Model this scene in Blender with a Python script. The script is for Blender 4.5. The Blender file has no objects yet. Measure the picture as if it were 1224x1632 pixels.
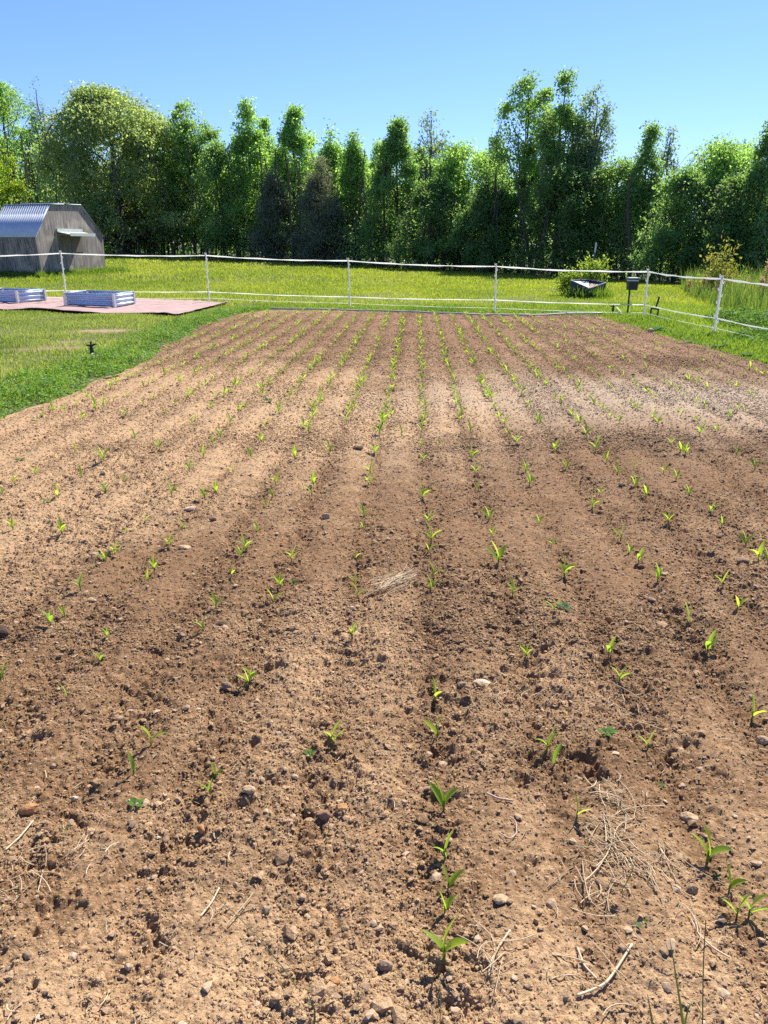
import bpy, math
import numpy as np
from mathutils import Vector, Matrix

C = bpy.context.scene.collection
scene = bpy.context.scene
R = math.radians

# ------------------------------------------------------------------ camera
EYE = 1.6
PITCH = 19.24
F = 1226.0                        # focal length in pixels of a 1224 x 1632 picture
cam = bpy.data.cameras.new('camera')
cam.sensor_fit = 'VERTICAL'
cam.sensor_height = 24.0
cam.lens = 24.0 * F / 1632.0
cam.clip_start = 0.05
cam.clip_end = 3000
cam_o = bpy.data.objects.new('camera', cam)
cam_o.location = (0, 0, EYE)
cam_o.rotation_euler = (R(90 - PITCH), 0, 0)
C.objects.link(cam_o)
scene.camera = cam_o

# ------------------------------------------------------------------ light
SUN_EL, SUN_AZ = 49.0, 30.0       # azimuth to the right of the viewing direction (+y)
world = bpy.data.worlds.new('World')
scene.world = world
world.use_nodes = True
wn = world.node_tree.nodes
sky = wn.new('ShaderNodeTexSky')
sky.sky_type = 'NISHITA'
sky.sun_disc = False
sky.sun_elevation = R(SUN_EL)
sky.sun_rotation = R(SUN_AZ)
sky.air_density = 1.0
sky.dust_density = 0.2
sky.ozone_density = 3.0
sky.altitude = 200
tint = wn.new('ShaderNodeMix'); tint.data_type = 'RGBA'; tint.blend_type = 'MULTIPLY'
tint.inputs[0].default_value = 1.0; tint.inputs[7].default_value = (.60, .735, 1.12, 1)
world.node_tree.links.new(sky.outputs[0], tint.inputs[6])
world.node_tree.links.new(tint.outputs[2], wn['Background'].inputs[0])
wn['Background'].inputs[1].default_value = 0.09
sun = bpy.data.lights.new('sun', 'SUN')
sun.energy = 5.0
sun.angle = R(0.5)
sun.color = (1.0, 0.95, 0.87)
sun_o = bpy.data.objects.new('sun', sun)
sd = Vector((math.sin(R(SUN_AZ)) * math.cos(R(SUN_EL)), math.cos(R(SUN_AZ)) * math.cos(R(SUN_EL)), math.sin(R(SUN_EL))))
sun_o.rotation_euler = sd.to_track_quat('Z', 'Y').to_euler()
sun_o.location = sd * 60
C.objects.link(sun_o)
scene.view_settings.view_transform = 'Standard'
scene.view_settings.look = 'None'
scene.view_settings.gamma = 1.0
scene.view_settings.use_curve_mapping = False
scene.view_settings.exposure = 0.95
scene.cycles.max_bounces = 8
scene.cycles.transmission_bounces = 4
scene.cycles.use_denoising = False

# ------------------------------------------------------------------ small maths
rng = np.random.default_rng(7)

def sstep(a, b, x):
    t = np.clip((np.asarray(x, float) - a) / (b - a), 0, 1)
    return t * t * (3 - 2 * t)

def _h(ix, iy, seed):
    ix = ix.astype(np.int64).astype(np.uint32); iy = iy.astype(np.int64).astype(np.uint32)
    h = ix * np.uint32(374761393) + iy * np.uint32(668265263) + np.uint32((seed * 2246822519) & 0xffffffff)
    h = (h ^ (h >> np.uint32(13))) * np.uint32(1274126177)
    h = (h ^ (h >> np.uint32(16))) * np.uint32(2246822519)
    h ^= h >> np.uint32(15)
    return h.astype(np.float64) / 4294967295.0

def vnoise(x, y, seed):
    x = np.asarray(x, float); y = np.asarray(y, float)
    ix = np.floor(x); iy = np.floor(y)
    fx = x - ix; fy = y - iy
    fx = fx * fx * (3 - 2 * fx); fy = fy * fy * (3 - 2 * fy)
    a = _h(ix, iy, seed); b = _h(ix + 1, iy, seed); c = _h(ix, iy + 1, seed); d = _h(ix + 1, iy + 1, seed)
    return ((a * (1 - fx) + b * fx) * (1 - fy) + (c * (1 - fx) + d * fx) * fy) * 2 - 1

def fbm(x, y, seed, n=3):
    s = 0; a = 1; t = 0
    for i in range(n):
        s = s + a * vnoise(x * 2 ** i + 13.7 * i, y * 2 ** i - 7.1 * i, seed + i); t += a; a *= .5
    return s / t

def worley(x, y, seed):
    ix = np.floor(x); iy = np.floor(y)
    best = np.full(x.shape, 9.0); val = np.zeros(x.shape)
    for dx in (-1, 0, 1):
        for dy in (-1, 0, 1):
            cx = ix + dx; cy = iy + dy
            px = cx + _h(cx, cy, seed); py = cy + _h(cx, cy, seed + 1)
            d = np.hypot(px - x, py - y); v = _h(cx, cy, seed + 2)
            m = d < best
            best = np.where(m, d, best); val = np.where(m, v, val)
    return best, val

def terrain(x, y):
    """lie of the land: level garden, then the hayfield falling away to the right"""
    x = np.asarray(x, float); y = np.asarray(y, float)
    return sstep(23, 44, y) * (-0.07 - 0.0235 * np.clip(x, -34, 26))

CT, ST = math.cos(R(PITCH)), math.sin(R(PITCH))
def ray(px, py):
    a = (px - 612) / F; b = (816 - py) / F
    return np.array([a, CT + b * ST, -ST + b * CT])

def g(px, py):
    """ground point that shows at a pixel of the photograph"""
    d = ray(px, py)
    t = EYE / -d[2] if d[2] < -1e-4 else 60.0
    for _ in range(60):
        p = d * t
        t += 0.6 * ((EYE + p[2]) - float(terrain(p[0], p[1]))) / max(-d[2], 0.02)
        t = min(max(t, .3), 140)
    p = d * t
    return np.array([p[0], p[1], float(terrain(p[0], p[1]))])

def at_y(px, py, Y):
    d = ray(px, py); d = d * (Y / d[1])
    return np.array([d[0], d[1], EYE + d[2]])

def px_of(p):
    dep = p[1] * CT - (p[2] - EYE) * ST
    up = p[1] * ST + (p[2] - EYE) * CT
    return 612 + F * p[0] / dep, 816 - F * up / dep

# ------------------------------------------------------------------ object helpers
def link(o, parent=None):
    C.objects.link(o)
    if parent is not None: o.parent = parent
    return o

def tag(o, label=None, cat=None, group=None, kind=None):
    if label: o['label'] = label
    if cat: o['category'] = cat
    if group: o['group'] = group
    if kind: o['kind'] = kind
    return o

def thing(name, label, cat, loc=(0, 0, 0), rz=0, group=None):
    o = bpy.data.objects.new(name, None)
    o.location = loc; o.rotation_euler = (0, 0, rz); o.empty_display_size = .1
    return tag(link(o), label, cat, group)

def mesh_np(name, V, Fc, attrs=None, smooth=False, fattrs=None):
    """V (n,3), Fc (m,k) with one k, or list of such arrays"""
    me = bpy.data.meshes.new(name)
    V = np.asarray(V, np.float32)
    Fs = [np.asarray(f, np.int32) for f in (Fc if isinstance(Fc, list) else [Fc]) if len(f)]
    nl = sum(f.size for f in Fs); npoly = sum(len(f) for f in Fs)
    me.vertices.add(len(V)); me.vertices.foreach_set('co', V.ravel())
    me.loops.add(nl); me.loops.foreach_set('vertex_index', np.concatenate([f.ravel() for f in Fs]))
    tot = np.concatenate([np.full(len(f), f.shape[1], np.int32) for f in Fs])
    st = np.concatenate([[0], np.cumsum(tot)[:-1]]).astype(np.int32)
    me.polygons.add(npoly); me.polygons.foreach_set('loop_start', st); me.polygons.foreach_set('loop_total', tot)
    me.polygons.foreach_set('use_smooth', np.full(npoly, smooth, bool))
    for k, v in (attrs or {}).items():
        a = me.attributes.new(k, 'FLOAT', 'POINT'); a.data.foreach_set('value', np.asarray(v, np.float32))
    for k, v in (fattrs or {}).items():
        a = me.attributes.new(k, 'FLOAT', 'FACE'); a.data.foreach_set('value', np.asarray(v, np.float32))
    me.update(calc_edges=True)
    return me

def obj(name, me, mat, parent=None, loc=None):
    o = bpy.data.objects.new(name, me)
    if mat is not None and not me.materials: me.materials.append(mat)
    if loc is not None: o.location = loc
    return link(o, parent)

class MB:
    """collects boxes, bars, tubes and prisms into ONE mesh"""
    def __init__(s): s.V = []; s.F = []; s.n = 0
    def add(s, V, F):
        V = np.asarray(V, float)
        s.V.append(V); s.F += [tuple(int(i) + s.n for i in f) for f in F]; s.n += len(V)
    def box(s, c, size, rot=None):
        x, y, z = np.array(size) / 2
        V = np.array([[i * x, j * y, k * z] for k in (-1, 1) for j in (-1, 1) for i in (-1, 1)])
        if rot is not None: V = V @ np.array(rot).T
        s.add(V + np.array(c), [(0, 2, 3, 1), (4, 5, 7, 6), (0, 1, 5, 4), (2, 6, 7, 3), (0, 4, 6, 2), (1, 3, 7, 5)])
    def tube(s, P, rad, n=8, cap=True):
        V, F = tube_np(P, rad, n, cap); s.add(V, F)
    def prism(s, poly, z0, z1):
        """poly: list of 3-D points, extruded by vector z1 from offset z0"""
        P = np.asarray(poly, float); n = len(P)
        V = np.vstack([P + np.array(z0), P + np.array(z1)])
        F = [tuple(range(n))[::-1], tuple(range(n, 2 * n))] + [(i, (i + 1) % n, n + (i + 1) % n, n + i) for i in range(n)]
        s.add(V, F)
    def mesh(s, name, smooth=False):
        me = bpy.data.meshes.new(name)
        me.from_pydata(np.vstack(s.V).tolist(), [], s.F); me.update()
        for p in me.polygons: p.use_smooth = smooth
        return me
    def build(s, name, mat, parent=None, smooth=False):
        return obj(name, s.mesh(name, smooth), mat, parent)

def tube_np(P, rad, n=6, cap=True):
    P = np.asarray(P, float); m = len(P)
    rad = np.broadcast_to(np.asarray(rad, float), (m,))
    T = np.gradient(P, axis=0); T /= np.linalg.norm(T, axis=1)[:, None] + 1e-9
    ref = np.where(np.abs(T[:, 2:3]) > .9, np.array([[1., 0, 0]]), np.array([[0, 0, 1.]]))
    A = np.cross(T, ref); A /= np.linalg.norm(A, axis=1)[:, None] + 1e-9
    B = np.cross(T, A)
    th = np.arange(n) * 2 * np.pi / n
    V = P[:, None] + rad[:, None, None] * (np.cos(th)[None, :, None] * A[:, None] + np.sin(th)[None, :, None] * B[:, None])
    F = [(i * n + j, i * n + (j + 1) % n, (i + 1) * n + (j + 1) % n, (i + 1) * n + j) for i in range(m - 1) for j in range(n)]
    if cap: F += [tuple(range(n))[::-1], tuple(range((m - 1) * n, m * n))]
    return V.reshape(-1, 3), F

def tubes_quads(paths, n=5):
    """many tubes, quads only"""
    VV = []; FF = []; k = 0
    for P, r in paths:
        V, F = tube_np(P, r, n, False)
        VV.append(V); FF.append(np.array(F) + k); k += len(V)
    return np.vstack(VV), np.vstack(FF)

def unit(v): return v / (np.linalg.norm(v, axis=-1, keepdims=True) + 1e-9)

def kites(P, axis, nrm, L, W):
    """leaf-shaped quads: base P, along axis, lying across nrm"""
    axis = unit(axis); side = unit(np.cross(axis, nrm)); up = unit(np.cross(side, axis))
    L = np.broadcast_to(L, (len(P),))[:, None]; W = np.broadcast_to(W, (len(P),))[:, None]
    V = np.stack([P, P + axis * L * .45 + side * W * .5 + up * L * .06, P + axis * L - up * L * .08, P + axis * L * .45 - side * W * .5 + up * L * .06], 1)
    F = np.arange(len(P) * 4).reshape(-1, 4)
    return V.reshape(-1, 3), F

# ------------------------------------------------------------------ materials
def mat_new(name):
    m = bpy.data.materials.new(name); m.use_nodes = True
    nt = m.node_tree; b = nt.nodes['Principled BSDF']
    return m, nt, b

def node(nt, typ, **kw):
    n = nt.nodes.new(typ)
    for k, v in kw.items():
        if hasattr(n, k): setattr(n, k, v)
        else: n.inputs[k].default_value = v
    return n

def mixc(nt, fac, a, b, blend='MIX'):
    n = nt.nodes.new('ShaderNodeMix'); n.data_type = 'RGBA'; n.blend_type = blend
    for s, v in ((0, fac), (6, a), (7, b)):
        if hasattr(v, 'is_output'): nt.links.new(v, n.inputs[s])
        elif s == 0: n.inputs[0].default_value = v
        else: n.inputs[s].default_value = (*v[:3], 1)
    return n.outputs[2]

def noise_fac(nt, scale, detail=3, rough=.6, coord='Object', stretch=None, lo=.35, hi=.65):
    tc = nt.nodes.new('ShaderNodeTexCoord'); out = tc.outputs[coord]
    if stretch:
        mp = nt.nodes.new('ShaderNodeMapping'); mp.inputs['Scale'].default_value = stretch
        nt.links.new(out, mp.inputs[0]); out = mp.outputs[0]
    n = nt.nodes.new('ShaderNodeTexNoise'); n.inputs['Scale'].default_value = scale
    n.inputs['Detail'].default_value = detail; n.inputs['Roughness'].default_value = rough
    nt.links.new(out, n.inputs['Vector'])
    mr = nt.nodes.new('ShaderNodeMapRange'); mr.inputs[1].default_value = lo; mr.inputs[2].default_value = hi
    nt.links.new(n.outputs[0], mr.inputs[0])
    return mr.outputs[0]

def plain(name, col, rough=.6, metal=0., var=.25, scale=20, stretch=None, bump=0.):
    m, nt, b = mat_new(name)
    f = noise_fac(nt, scale, 4, .65, stretch=stretch, lo=.3, hi=.7)
    c = mixc(nt, f, [x * (1 - var) for x in col], [min(1, x * (1 + var)) for x in col])
    nt.links.new(c, b.inputs['Base Color'])
    b.inputs['Roughness'].default_value = rough; b.inputs['Metallic'].default_value = metal
    if bump:
        bp = nt.nodes.new('ShaderNodeBump'); bp.inputs['Strength'].default_value = bump; bp.inputs['Distance'].default_value = .01
        nt.links.new(f, bp.inputs['Height']); nt.links.new(bp.outputs[0], b.inputs['Normal'])
    return m

def leafmat(name, c1, c2, transl=.45, tcol=1.5, rough=.5, spec=.3):
    """leaf: colour runs c1..c2 leaf by leaf, thin enough to let light through"""
    m, nt, b = mat_new(name)
    at = nt.nodes.new('ShaderNodeAttribute'); at.attribute_name = 'tone'
    c = mixc(nt, at.outputs['Fac'], c1, c2)
    nt.links.new(c, b.inputs['Base Color'])
    b.inputs['Roughness'].default_value = rough; b.inputs['Specular IOR Level'].default_value = spec
    tr = nt.nodes.new('ShaderNodeBsdfTranslucent')
    tc = mixc(nt, 1.0, c, (1.22 * tcol, 1.2 * tcol, .66 * tcol), 'MULTIPLY')
    nt.links.new(tc, tr.inputs[0])
    mx = nt.nodes.new('ShaderNodeMixShader'); mx.inputs[0].default_value = transl
    nt.links.new(b.outputs[0], mx.inputs[1]); nt.links.new(tr.outputs[0], mx.inputs[2])
    nt.links.new(mx.outputs[0], nt.nodes['Material Output'].inputs[0])
    return m

def attr_fac(nt, name):
    a = nt.nodes.new('ShaderNodeAttribute'); a.attribute_name = name
    return a.outputs['Fac']

DRY, MOIST, PALE = (.49, .334, .19), (.20, .117, .060), (.44, .35, .25)
def soilmat(name, bump=True):
    m, nt, b = mat_new(name)
    # damp and dry zones and grains; the noise also paints crumb highlights and shaded gaps
    def madd(x, k, off):
        n = nt.nodes.new('ShaderNodeMath'); n.operation = 'MULTIPLY_ADD'; n.inputs[1].default_value = k; n.inputs[2].default_value = off; nt.links.new(x, n.inputs[0]); return n.outputs[0]
    def add(x, y):
        n = nt.nodes.new('ShaderNodeMath'); n.operation = 'ADD'; n.use_clamp = True; nt.links.new(x, n.inputs[0]); nt.links.new(y, n.inputs[1]); return n.outputs[0]
    zone = madd(attr_fac(nt, 'moist'), .9, 0.08)
    grain_shade = madd(noise_fac(nt, 34, 5, .75, lo=.3, hi=.7), .85, -.42)
    c = mixc(nt, add(zone, grain_shade), DRY, MOIST)
    c = mixc(nt, attr_fac(nt, 'pale'), c, PALE)
    c = mixc(nt, noise_fac(nt, 9, 4, .7, lo=.35, hi=.75), c, (1.14, 1.08, 1.02), 'MULTIPLY')
    d = mixc(nt, noise_fac(nt, 95, 4, .8, lo=.3, hi=.72), (.55, .52, .48), (1.32, 1.3, 1.26))  # crumb-sized light and dark painted in for highlights and gaps
    c = mixc(nt, 1.0, c, d, 'MULTIPLY')
    c = mixc(nt, noise_fac(nt, 230, 2, .5, lo=.64, hi=.74), c, (.56, .44, .31))
    nt.links.new(c, b.inputs['Base Color'])
    b.inputs['Roughness'].default_value = .95; b.inputs['Specular IOR Level'].default_value = .12
    if bump:
        bp = nt.nodes.new('ShaderNodeBump'); bp.inputs['Strength'].default_value = .65; bp.inputs['Distance'].default_value = .005
        nt.links.new(noise_fac(nt, 150, 4, .75, lo=.2, hi=.8), bp.inputs['Height'])
        b2 = nt.nodes.new('ShaderNodeBump'); b2.inputs['Strength'].default_value = .55; b2.inputs['Distance'].default_value = .010
        nt.links.new(noise_fac(nt, 48, 4, .75, lo=.25, hi=.75), b2.inputs['Height']); nt.links.new(bp.outputs[0], b2.inputs['Normal'])
        nt.links.new(b2.outputs[0], b.inputs['Normal'])
    return m
M_SOIL = soilmat('tilled_soil')

# ------------------------------------------------------------------ garden outline (from the photograph)
EDGE_L = [(430, 493), (405, 497), (372, 501), (330, 515), (300, 531), (262, 551), (215, 586), (150, 606), (90, 634), (40, 652), (0, 665)]
EDGE_R = [(955, 503), (1000, 517), (1050, 533), (1100, 545), (1160, 565), (1224, 580)]
L_ = [g(*p)[:2] for p in EDGE_L]; R_ = [g(*p)[:2] for p in EDGE_R]
far = [g(x, y)[:2] for x, y in ((560, 496), (690, 498), (820, 501))]
poly = L_[::-1] + far + R_ + [np.array([6.6, 8.0]), np.array([7.0, -1.5]), np.array([-5.0, -1.5]), np.array([-4.2, 4.5])]
POLY = np.array(poly)

def sdf(x, y):
    """distance to the garden outline, negative inside; ragged"""
    x = np.asarray(x, float); y = np.asarray(y, float)
    d2 = np.full(x.shape, 1e9); ins = np.zeros(x.shape, bool)
    n = len(POLY)
    for i in range(n):
        a = POLY[i]; b = POLY[(i + 1) % n]; e = b - a
        t = np.clip(((x - a[0]) * e[0] + (y - a[1]) * e[1]) / (e @ e), 0, 1)
        d2 = np.minimum(d2, (x - a[0] - t * e[0]) ** 2 + (y - a[1] - t * e[1]) ** 2)
        if abs(e[1]) > 1e-9:
            c = ((a[1] > y) != (b[1] > y)) & (x < e[0] * (y - a[1]) / e[1] + a[0])
            ins ^= c
    s = np.sqrt(d2) * np.where(ins, -1, 1)
    return s + .16 * fbm(x * 1.1, y * 1.1, 71, 3) + .05 * vnoise(x * 6, y * 6, 75)

ROW_S, ROW_0, ROW_T = .365, .086, .040
def rowc(x, y): return (x - ROW_T * y - ROW_0) / ROW_S

PITS = []
for (px, py, r, d) in [(700, 1205, .05, .045), (932, 1215, .07, .05), (945, 1245, .06, .045), (925, 1190, .05, .03), (385, 1295, .04, .03), (245, 1510, .05, .035),
                       (85, 1475, .08, .03), (435, 1068, .06, .04), (405, 1190, .035, .03), (830, 1250, .035, .03), (845, 1380, .03, .025), (1100, 1190, .05, .03),
                       (890, 1010, .08, .035), (905, 1035, .06, .03), (780, 1010, .05, .03), (600, 1060, .04, .03), (175, 1240, .06, .03), (60, 1190, .08, .03),
                       (480, 860, .1, .03), (620, 1300, .03, .025), (1150, 1245, .05, .03), (1070, 1215, .05, .03), (300, 1350, .05, .025), (240, 1480, .04, .03)]:
    p = g(px, py); PITS.append((p[0], p[1], r, d))
_r = np.random.default_rng(3)
for _ in range(25):
    yy = 1.1 + 9 * _r.random() ** 1.6; xx = _r.uniform(-.62, .62) * (yy + .8)
    PITS.append((xx, yy, _r.uniform(.012, .035), _r.uniform(.012, .03)))

def soil_h(x, y, cell):
    """micro relief of the worked soil"""
    x = np.asarray(x, float); y = np.asarray(y, float)
    cell = np.broadcast_to(np.asarray(cell, float), x.shape)
    k = rowc(x, y) + .05 * vnoise(x * .8, y * .5, 5)
    lod = lambda w: sstep(w * .62, w * .3, cell)
    h = -.016 * np.cos(2 * np.pi * k) * (.65 + .35 * vnoise(x * .7, y * .7, 9))
    h += .016 * fbm(x * .9, y * .9, 11, 2) + .012 * fbm(x * 4.2, y * 4.2, 15, 2)
    rough = np.clip(.70 - .2 * sstep(1.9, 1.2, y) + .5 * fbm(x * 1.7, y * 1.7, 21, 2) + .25 * np.cos(2 * np.pi * k), .3, 1.25)
    d, v = worley(x * 14 + 2 * vnoise(x * 9, y * 9, 2), y * 14, 31)
    h += rough * .016 * np.clip(1 - d * 1.25, 0, 1) * (v ** 2.0) * 1.6 * lod(.07)
    d, v = worley(x * 36, y * 36, 37)
    h += rough * .012 * np.sqrt(np.clip(1 - d * 1.3, 0, 1)) * (v ** 1.4) * 1.4 * lod(.029)
    d, v = worley(x * 80, y * 80, 41)
    h += (.5 + .5 * rough) * .0068 * np.sqrt(np.clip(1 - d * 1.35, 0, 1)) * v * 1.4 * lod(.014)
    h += .006 * rough * fbm(x * 26, y * 26, 45, 2) +   .005 * rough * fbm(x * 11, y * 11, 47, 2) * lod(.09)
    q = vnoise(x * 21 + vnoise(x * 60, y * 60, 8) * .5, y * 21, 51)
    h -= .015 * rough * sstep(.5, .82, q) * lod(.05)
    q = vnoise(x * 50, y * 50, 55)
    h -= .012 * rough * sstep(.45, .75, q) * lod(.022)
    for (cx, cy, r, dd) in PITS:
        r = r * .8; dd = dd * .55
        m = (np.abs(x - cx) < 2.2 * r) & (np.abs(y - cy) < 2.2 * r)
        if m.any():
            e = np.hypot(x[m] - cx, (y[m] - cy)) / r * (1 + .45 * vnoise(x[m] * 38, y[m] * 38, 61) + .3 * vnoise(x[m] * 90, y[m] * 90, 62))
            h[m] += -dd * sstep(1.0, .45, e) + .25 * dd * sstep(.8, 1.2, e) * sstep(1.9, 1.3, e)
    s = sdf(x, y)
    return h * sstep(.1, -.25, s) - .07 * sstep(-.03, .12, s) + .012 * sstep(0, -.3, s)

def blob(x, y, px, py, rx, ry):
    c = g(px, py); 
    return np.exp(-(((x - c[0]) / rx) ** 2 + ((y - c[1]) / ry) ** 2))

def soil_tone(x, y):
    k = rowc(x, y)
    m = .70 + .34 * fbm(x * .8 + 3, y * .45, 81, 3) + .24 * fbm(x * 3.5, y * 3.5, 85, 2) + .26 * fbm(x * 9, y * 9, 87, 2)
    m += (.26 * np.clip(np.cos(2 * np.pi * k), 0, 1) ** 3 - .08) * (1 + .8 * vnoise(x, y * .4, 88)) + .10 * vnoise(k * 1.1, y * .25, 89)
    m += -1.8 * blob(x, y, 180, 680, 2.7, 2.2) - .8 * blob(x, y, 90, 840, 1.3, .7) - .6 * blob(x, y, 370, 610, 1.5, 2.4)
    m += .55 * blob(x, y, 640, 530, 4.0, 3.0) + .45 * blob(x, y, 640, 800, 1.5, 1.4) + .35 * blob(x, y, 330, 900, .9, .55) + .7 * blob(x, y, 1130, 590, 2.2, .9)
    m += .45 * blob(x, y, 1060, 740, 2.0, 1.0) + .25 * blob(x, y, 980, 1000, 1.0, .6) + .5 * blob(x, y, 940, 1215, .3, .16) + .2 * blob(x, y, 250, 1130, .9, .35)
    m += -.75 * sstep(1.6, 1.0, y) - .35 * blob(x, y, 560, 1010, .35, .7) - .35 * blob(x, y, 870, 1080, .25, .4)
    pale = np.clip(.9 * blob(x, y, 1080, 640, 2.6, 1.5) + .3 * fbm(x * 1.2, y * 1.2, 93, 2) * blob(x, y, 1080, 640, 4, 3), 0, .9)
    return np.clip(m, 0, 1), pale

# soil sheet: a grid that is finest near the camera, trimmed to the garden outline
ny, nx = 1250, 1180
ys = np.exp(np.linspace(math.log(1.55), math.log(20.9), ny)) - .75
u = np.linspace(-1, 1, nx)
w = np.minimum(1.75 + .80 * ys, 6.9)
X = u[None, :] * w[:, None] + np.where(ys > 9, (ys - 9) * .06, 0)[:, None]
Y = np.repeat(ys[:, None], nx, 1)
cell = np.maximum((2 * w / nx), np.gradient(ys))[:, None] * np.ones((1, nx))
xf, yf = X.ravel(), Y.ravel()
zf = soil_h(xf, yf, cell.ravel())
moist, pale = soil_tone(xf, yf)
idx = np.arange(ny * nx).reshape(ny, nx)
Q = np.stack([idx[:-1, :-1], idx[:-1, 1:], idx[1:, 1:], idx[1:, :-1]], -1).reshape(-1, 4)
sv = sdf(xf, yf)
Q = Q[(sv[Q] < .16).any(1)]
me = mesh_np('garden_soil', np.stack([xf, yf, zf], 1), Q, {'moist': np.clip(moist + .16, 0, 1), 'pale': pale}, smooth=True)
tag(obj('garden_soil', me, M_SOIL), 'tilled brown garden soil with crumbly clods and shallow furrows', 'soil', kind='structure')
# the rest of the plot, to the sides of the fine sheet and behind the camera
cx = np.linspace(-5.2, 7.2, 125); cy = np.linspace(-1.6, 9.2, 109)
CX, CY = np.meshgrid(cx, cy)
cz = -.012 + .008 * fbm(CX.ravel(), CY.ravel(), 11, 2)
inside = np.abs(CX.ravel()) < np.interp(CY.ravel(), ys, w) - .12
cz = np.where(inside & (CY.ravel() > .9), -.09, cz) - .06 * sstep(-.03, .12, sdf(CX.ravel(), CY.ravel()))
idx = np.arange(CX.size).reshape(CX.shape)
Q = np.stack([idx[:-1, :-1], idx[:-1, 1:], idx[1:, 1:], idx[1:, :-1]], -1).reshape(-1, 4)
mo, pa = soil_tone(CX.ravel(), CY.ravel())
me = mesh_np('garden_soil_edge', np.stack([CX.ravel(), CY.ravel(), cz], 1), Q, {'moist': mo, 'pale': pa}, smooth=True)
tag(obj('soil_margin', me, M_SOIL), 'soil beside the planted rows', 'soil', kind='structure')

def ico(sub=1):
    t = (1 + 5 ** .5) / 2
    V = np.array([(-1, t, 0), (1, t, 0), (-1, -t, 0), (1, -t, 0), (0, -1, t), (0, 1, t), (0, -1, -t), (0, 1, -t), (t, 0, -1), (t, 0, 1), (-t, 0, -1), (-t, 0, 1)], float)
    Fc = [(0, 11, 5), (0, 5, 1), (0, 1, 7), (0, 7, 10), (0, 10, 11), (1, 5, 9), (5, 11, 4), (11, 10, 2), (10, 7, 6), (7, 1, 8), (3, 9, 4), (3, 4, 2), (3, 2, 6), (3, 6, 8), (3, 8, 9), (4, 9, 5), (2, 4, 11), (6, 2, 10), (8, 6, 7), (9, 8, 1)]
    V = unit(V)
    for _ in range(sub):
        V = list(map(tuple, V)); mid = {}; F2 = []
        def m(a, b):
            k = (min(a, b), max(a, b))
            if k not in mid:
                V.append(tuple((np.array(V[a]) + np.array(V[b])) / 2)); mid[k] = len(V) - 1
            return mid[k]
        for a, b, c in Fc:
            ab, bc, ca = m(a, b), m(b, c), m(c, a)
            F2 += [(a, ab, ca), (b, bc, ab), (c, ca, bc), (ab, bc, ca)]
        V = unit(np.array(V)); Fc = F2
    return np.asarray(V), np.array(Fc)

def lumps(P, size, flat, seed, sub=0, jag=.28):
    r = np.random.default_rng(seed)
    V0, F0 = ico(sub) if sub >= 0 else (np.array([(1, 0, 0), (0, 1, 0), (-1, 0, 0), (0, -1, 0), (0, 0, 1), (0, 0, -1)], float), np.array([(0, 1, 4), (1, 2, 4), (2, 3, 4), (3, 0, 4), (1, 0, 5), (2, 1, 5), (3, 2, 5), (0, 3, 5)]))
    n = len(P); k = len(V0)
    S = size[:, None] * np.stack([r.uniform(.75, 1.35, n), r.uniform(.75, 1.35, n), flat * r.uniform(.8, 1.2, n)], 1)
    V = V0[None] * (1 + jag * r.uniform(-1, 1, (n, k, 1)))
    V = V * S[:, None]
    a = r.uniform(0, 6.283, n); t = r.uniform(-.5, .5, n)
    ct, st = np.cos(t)[:, None], np.sin(t)[:, None]
    V = np.stack([V[..., 0] * ct - V[..., 2] * st, V[..., 1], V[..., 0] * st + V[..., 2] * ct], -1)
    ca, sa = np.cos(a)[:, None], np.sin(a)[:, None]
    V = np.stack([V[..., 0] * ca - V[..., 1] * sa, V[..., 0] * sa + V[..., 1] * ca, V[..., 2]], -1) + P[:, None]
    Fc = (F0[None] + (np.arange(n) * k)[:, None, None]).reshape(-1, 3)
    return V.reshape(-1, 3), Fc, k

def scatter(n, y0, y1, pw, r, wide=.78):
    n = int(n * 1.45); t = r.random(n); y = y0 + (y1 - y0) * t ** pw
    x = r.uniform(-wide, wide, n) * (y + 1.0)
    ok = (sdf(x, y) < -.05)
    return x[ok], y[ok]

# crumbs and clods lying loose on the soil
r = np.random.default_rng(11)
def clods(name, spec, sub, seed, label):
    xs, yy, szs = [], [], []
    for n, y0, y1, pw, s0, s1, ex in spec:
        x, y = scatter(n, y0, y1, pw, r)
        keep = r.random(len(x)) < np.clip(.62 + .9 * fbm(x * 1.7, y * 1.7, 21, 2) + .25 * np.cos(2 * np.pi * rowc(x, y)), .22, 1)
        x, y = x[keep], y[keep]
        xs.append(x); yy.append(y); szs.append(s0 + (s1 - s0) * r.random(len(x)) ** ex)
    x, y, s = map(np.concatenate, (xs, yy, szs))
    z = soil_h(x, y, np.maximum(.004, .0022 * y))
    V, Fc, k = lumps(np.stack([x, y, z + s * .22], 1), s, .58, seed, sub, .32)
    mo, pa = soil_tone(x, y)
    mo = np.clip(mo - .38 + r.uniform(-.35, .35, len(x)), 0, 1)
    me = mesh_np(name, V, Fc, {'moist': np.repeat(mo, k), 'pale': np.repeat(pa, k)})
    tag(obj(name, me, M_SOIL), label, 'clods', kind='stuff')
clods('soil_crumbs', ((150000, 1.0, 3.2, 1.15, .0021, .0054, 1.8), (170000, 2.8, 6.5, 1.15, .003, .008, 2.0), (160000, 6, 11.5, 1.1, .005, .0115, 2.0), (130000, 10.5, 19.4, 1, .007, .016, 2.0)), -1, 5, 'fine brown crumbs covering the tilled soil')
clods('soil_clods', ((7500, 1.0, 4.0, 1.25, .004, .011, 2.8), (5500, 3.5, 9, 1.15, .006, .014, 2.8), (3000, 8.5, 19.4, 1, .009, .022, 2.6), (150, 1.2, 9, 1.5, .012, .024, 1.8)), 0, 6, 'loose brown clods strewn over the tilled soil')

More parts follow.
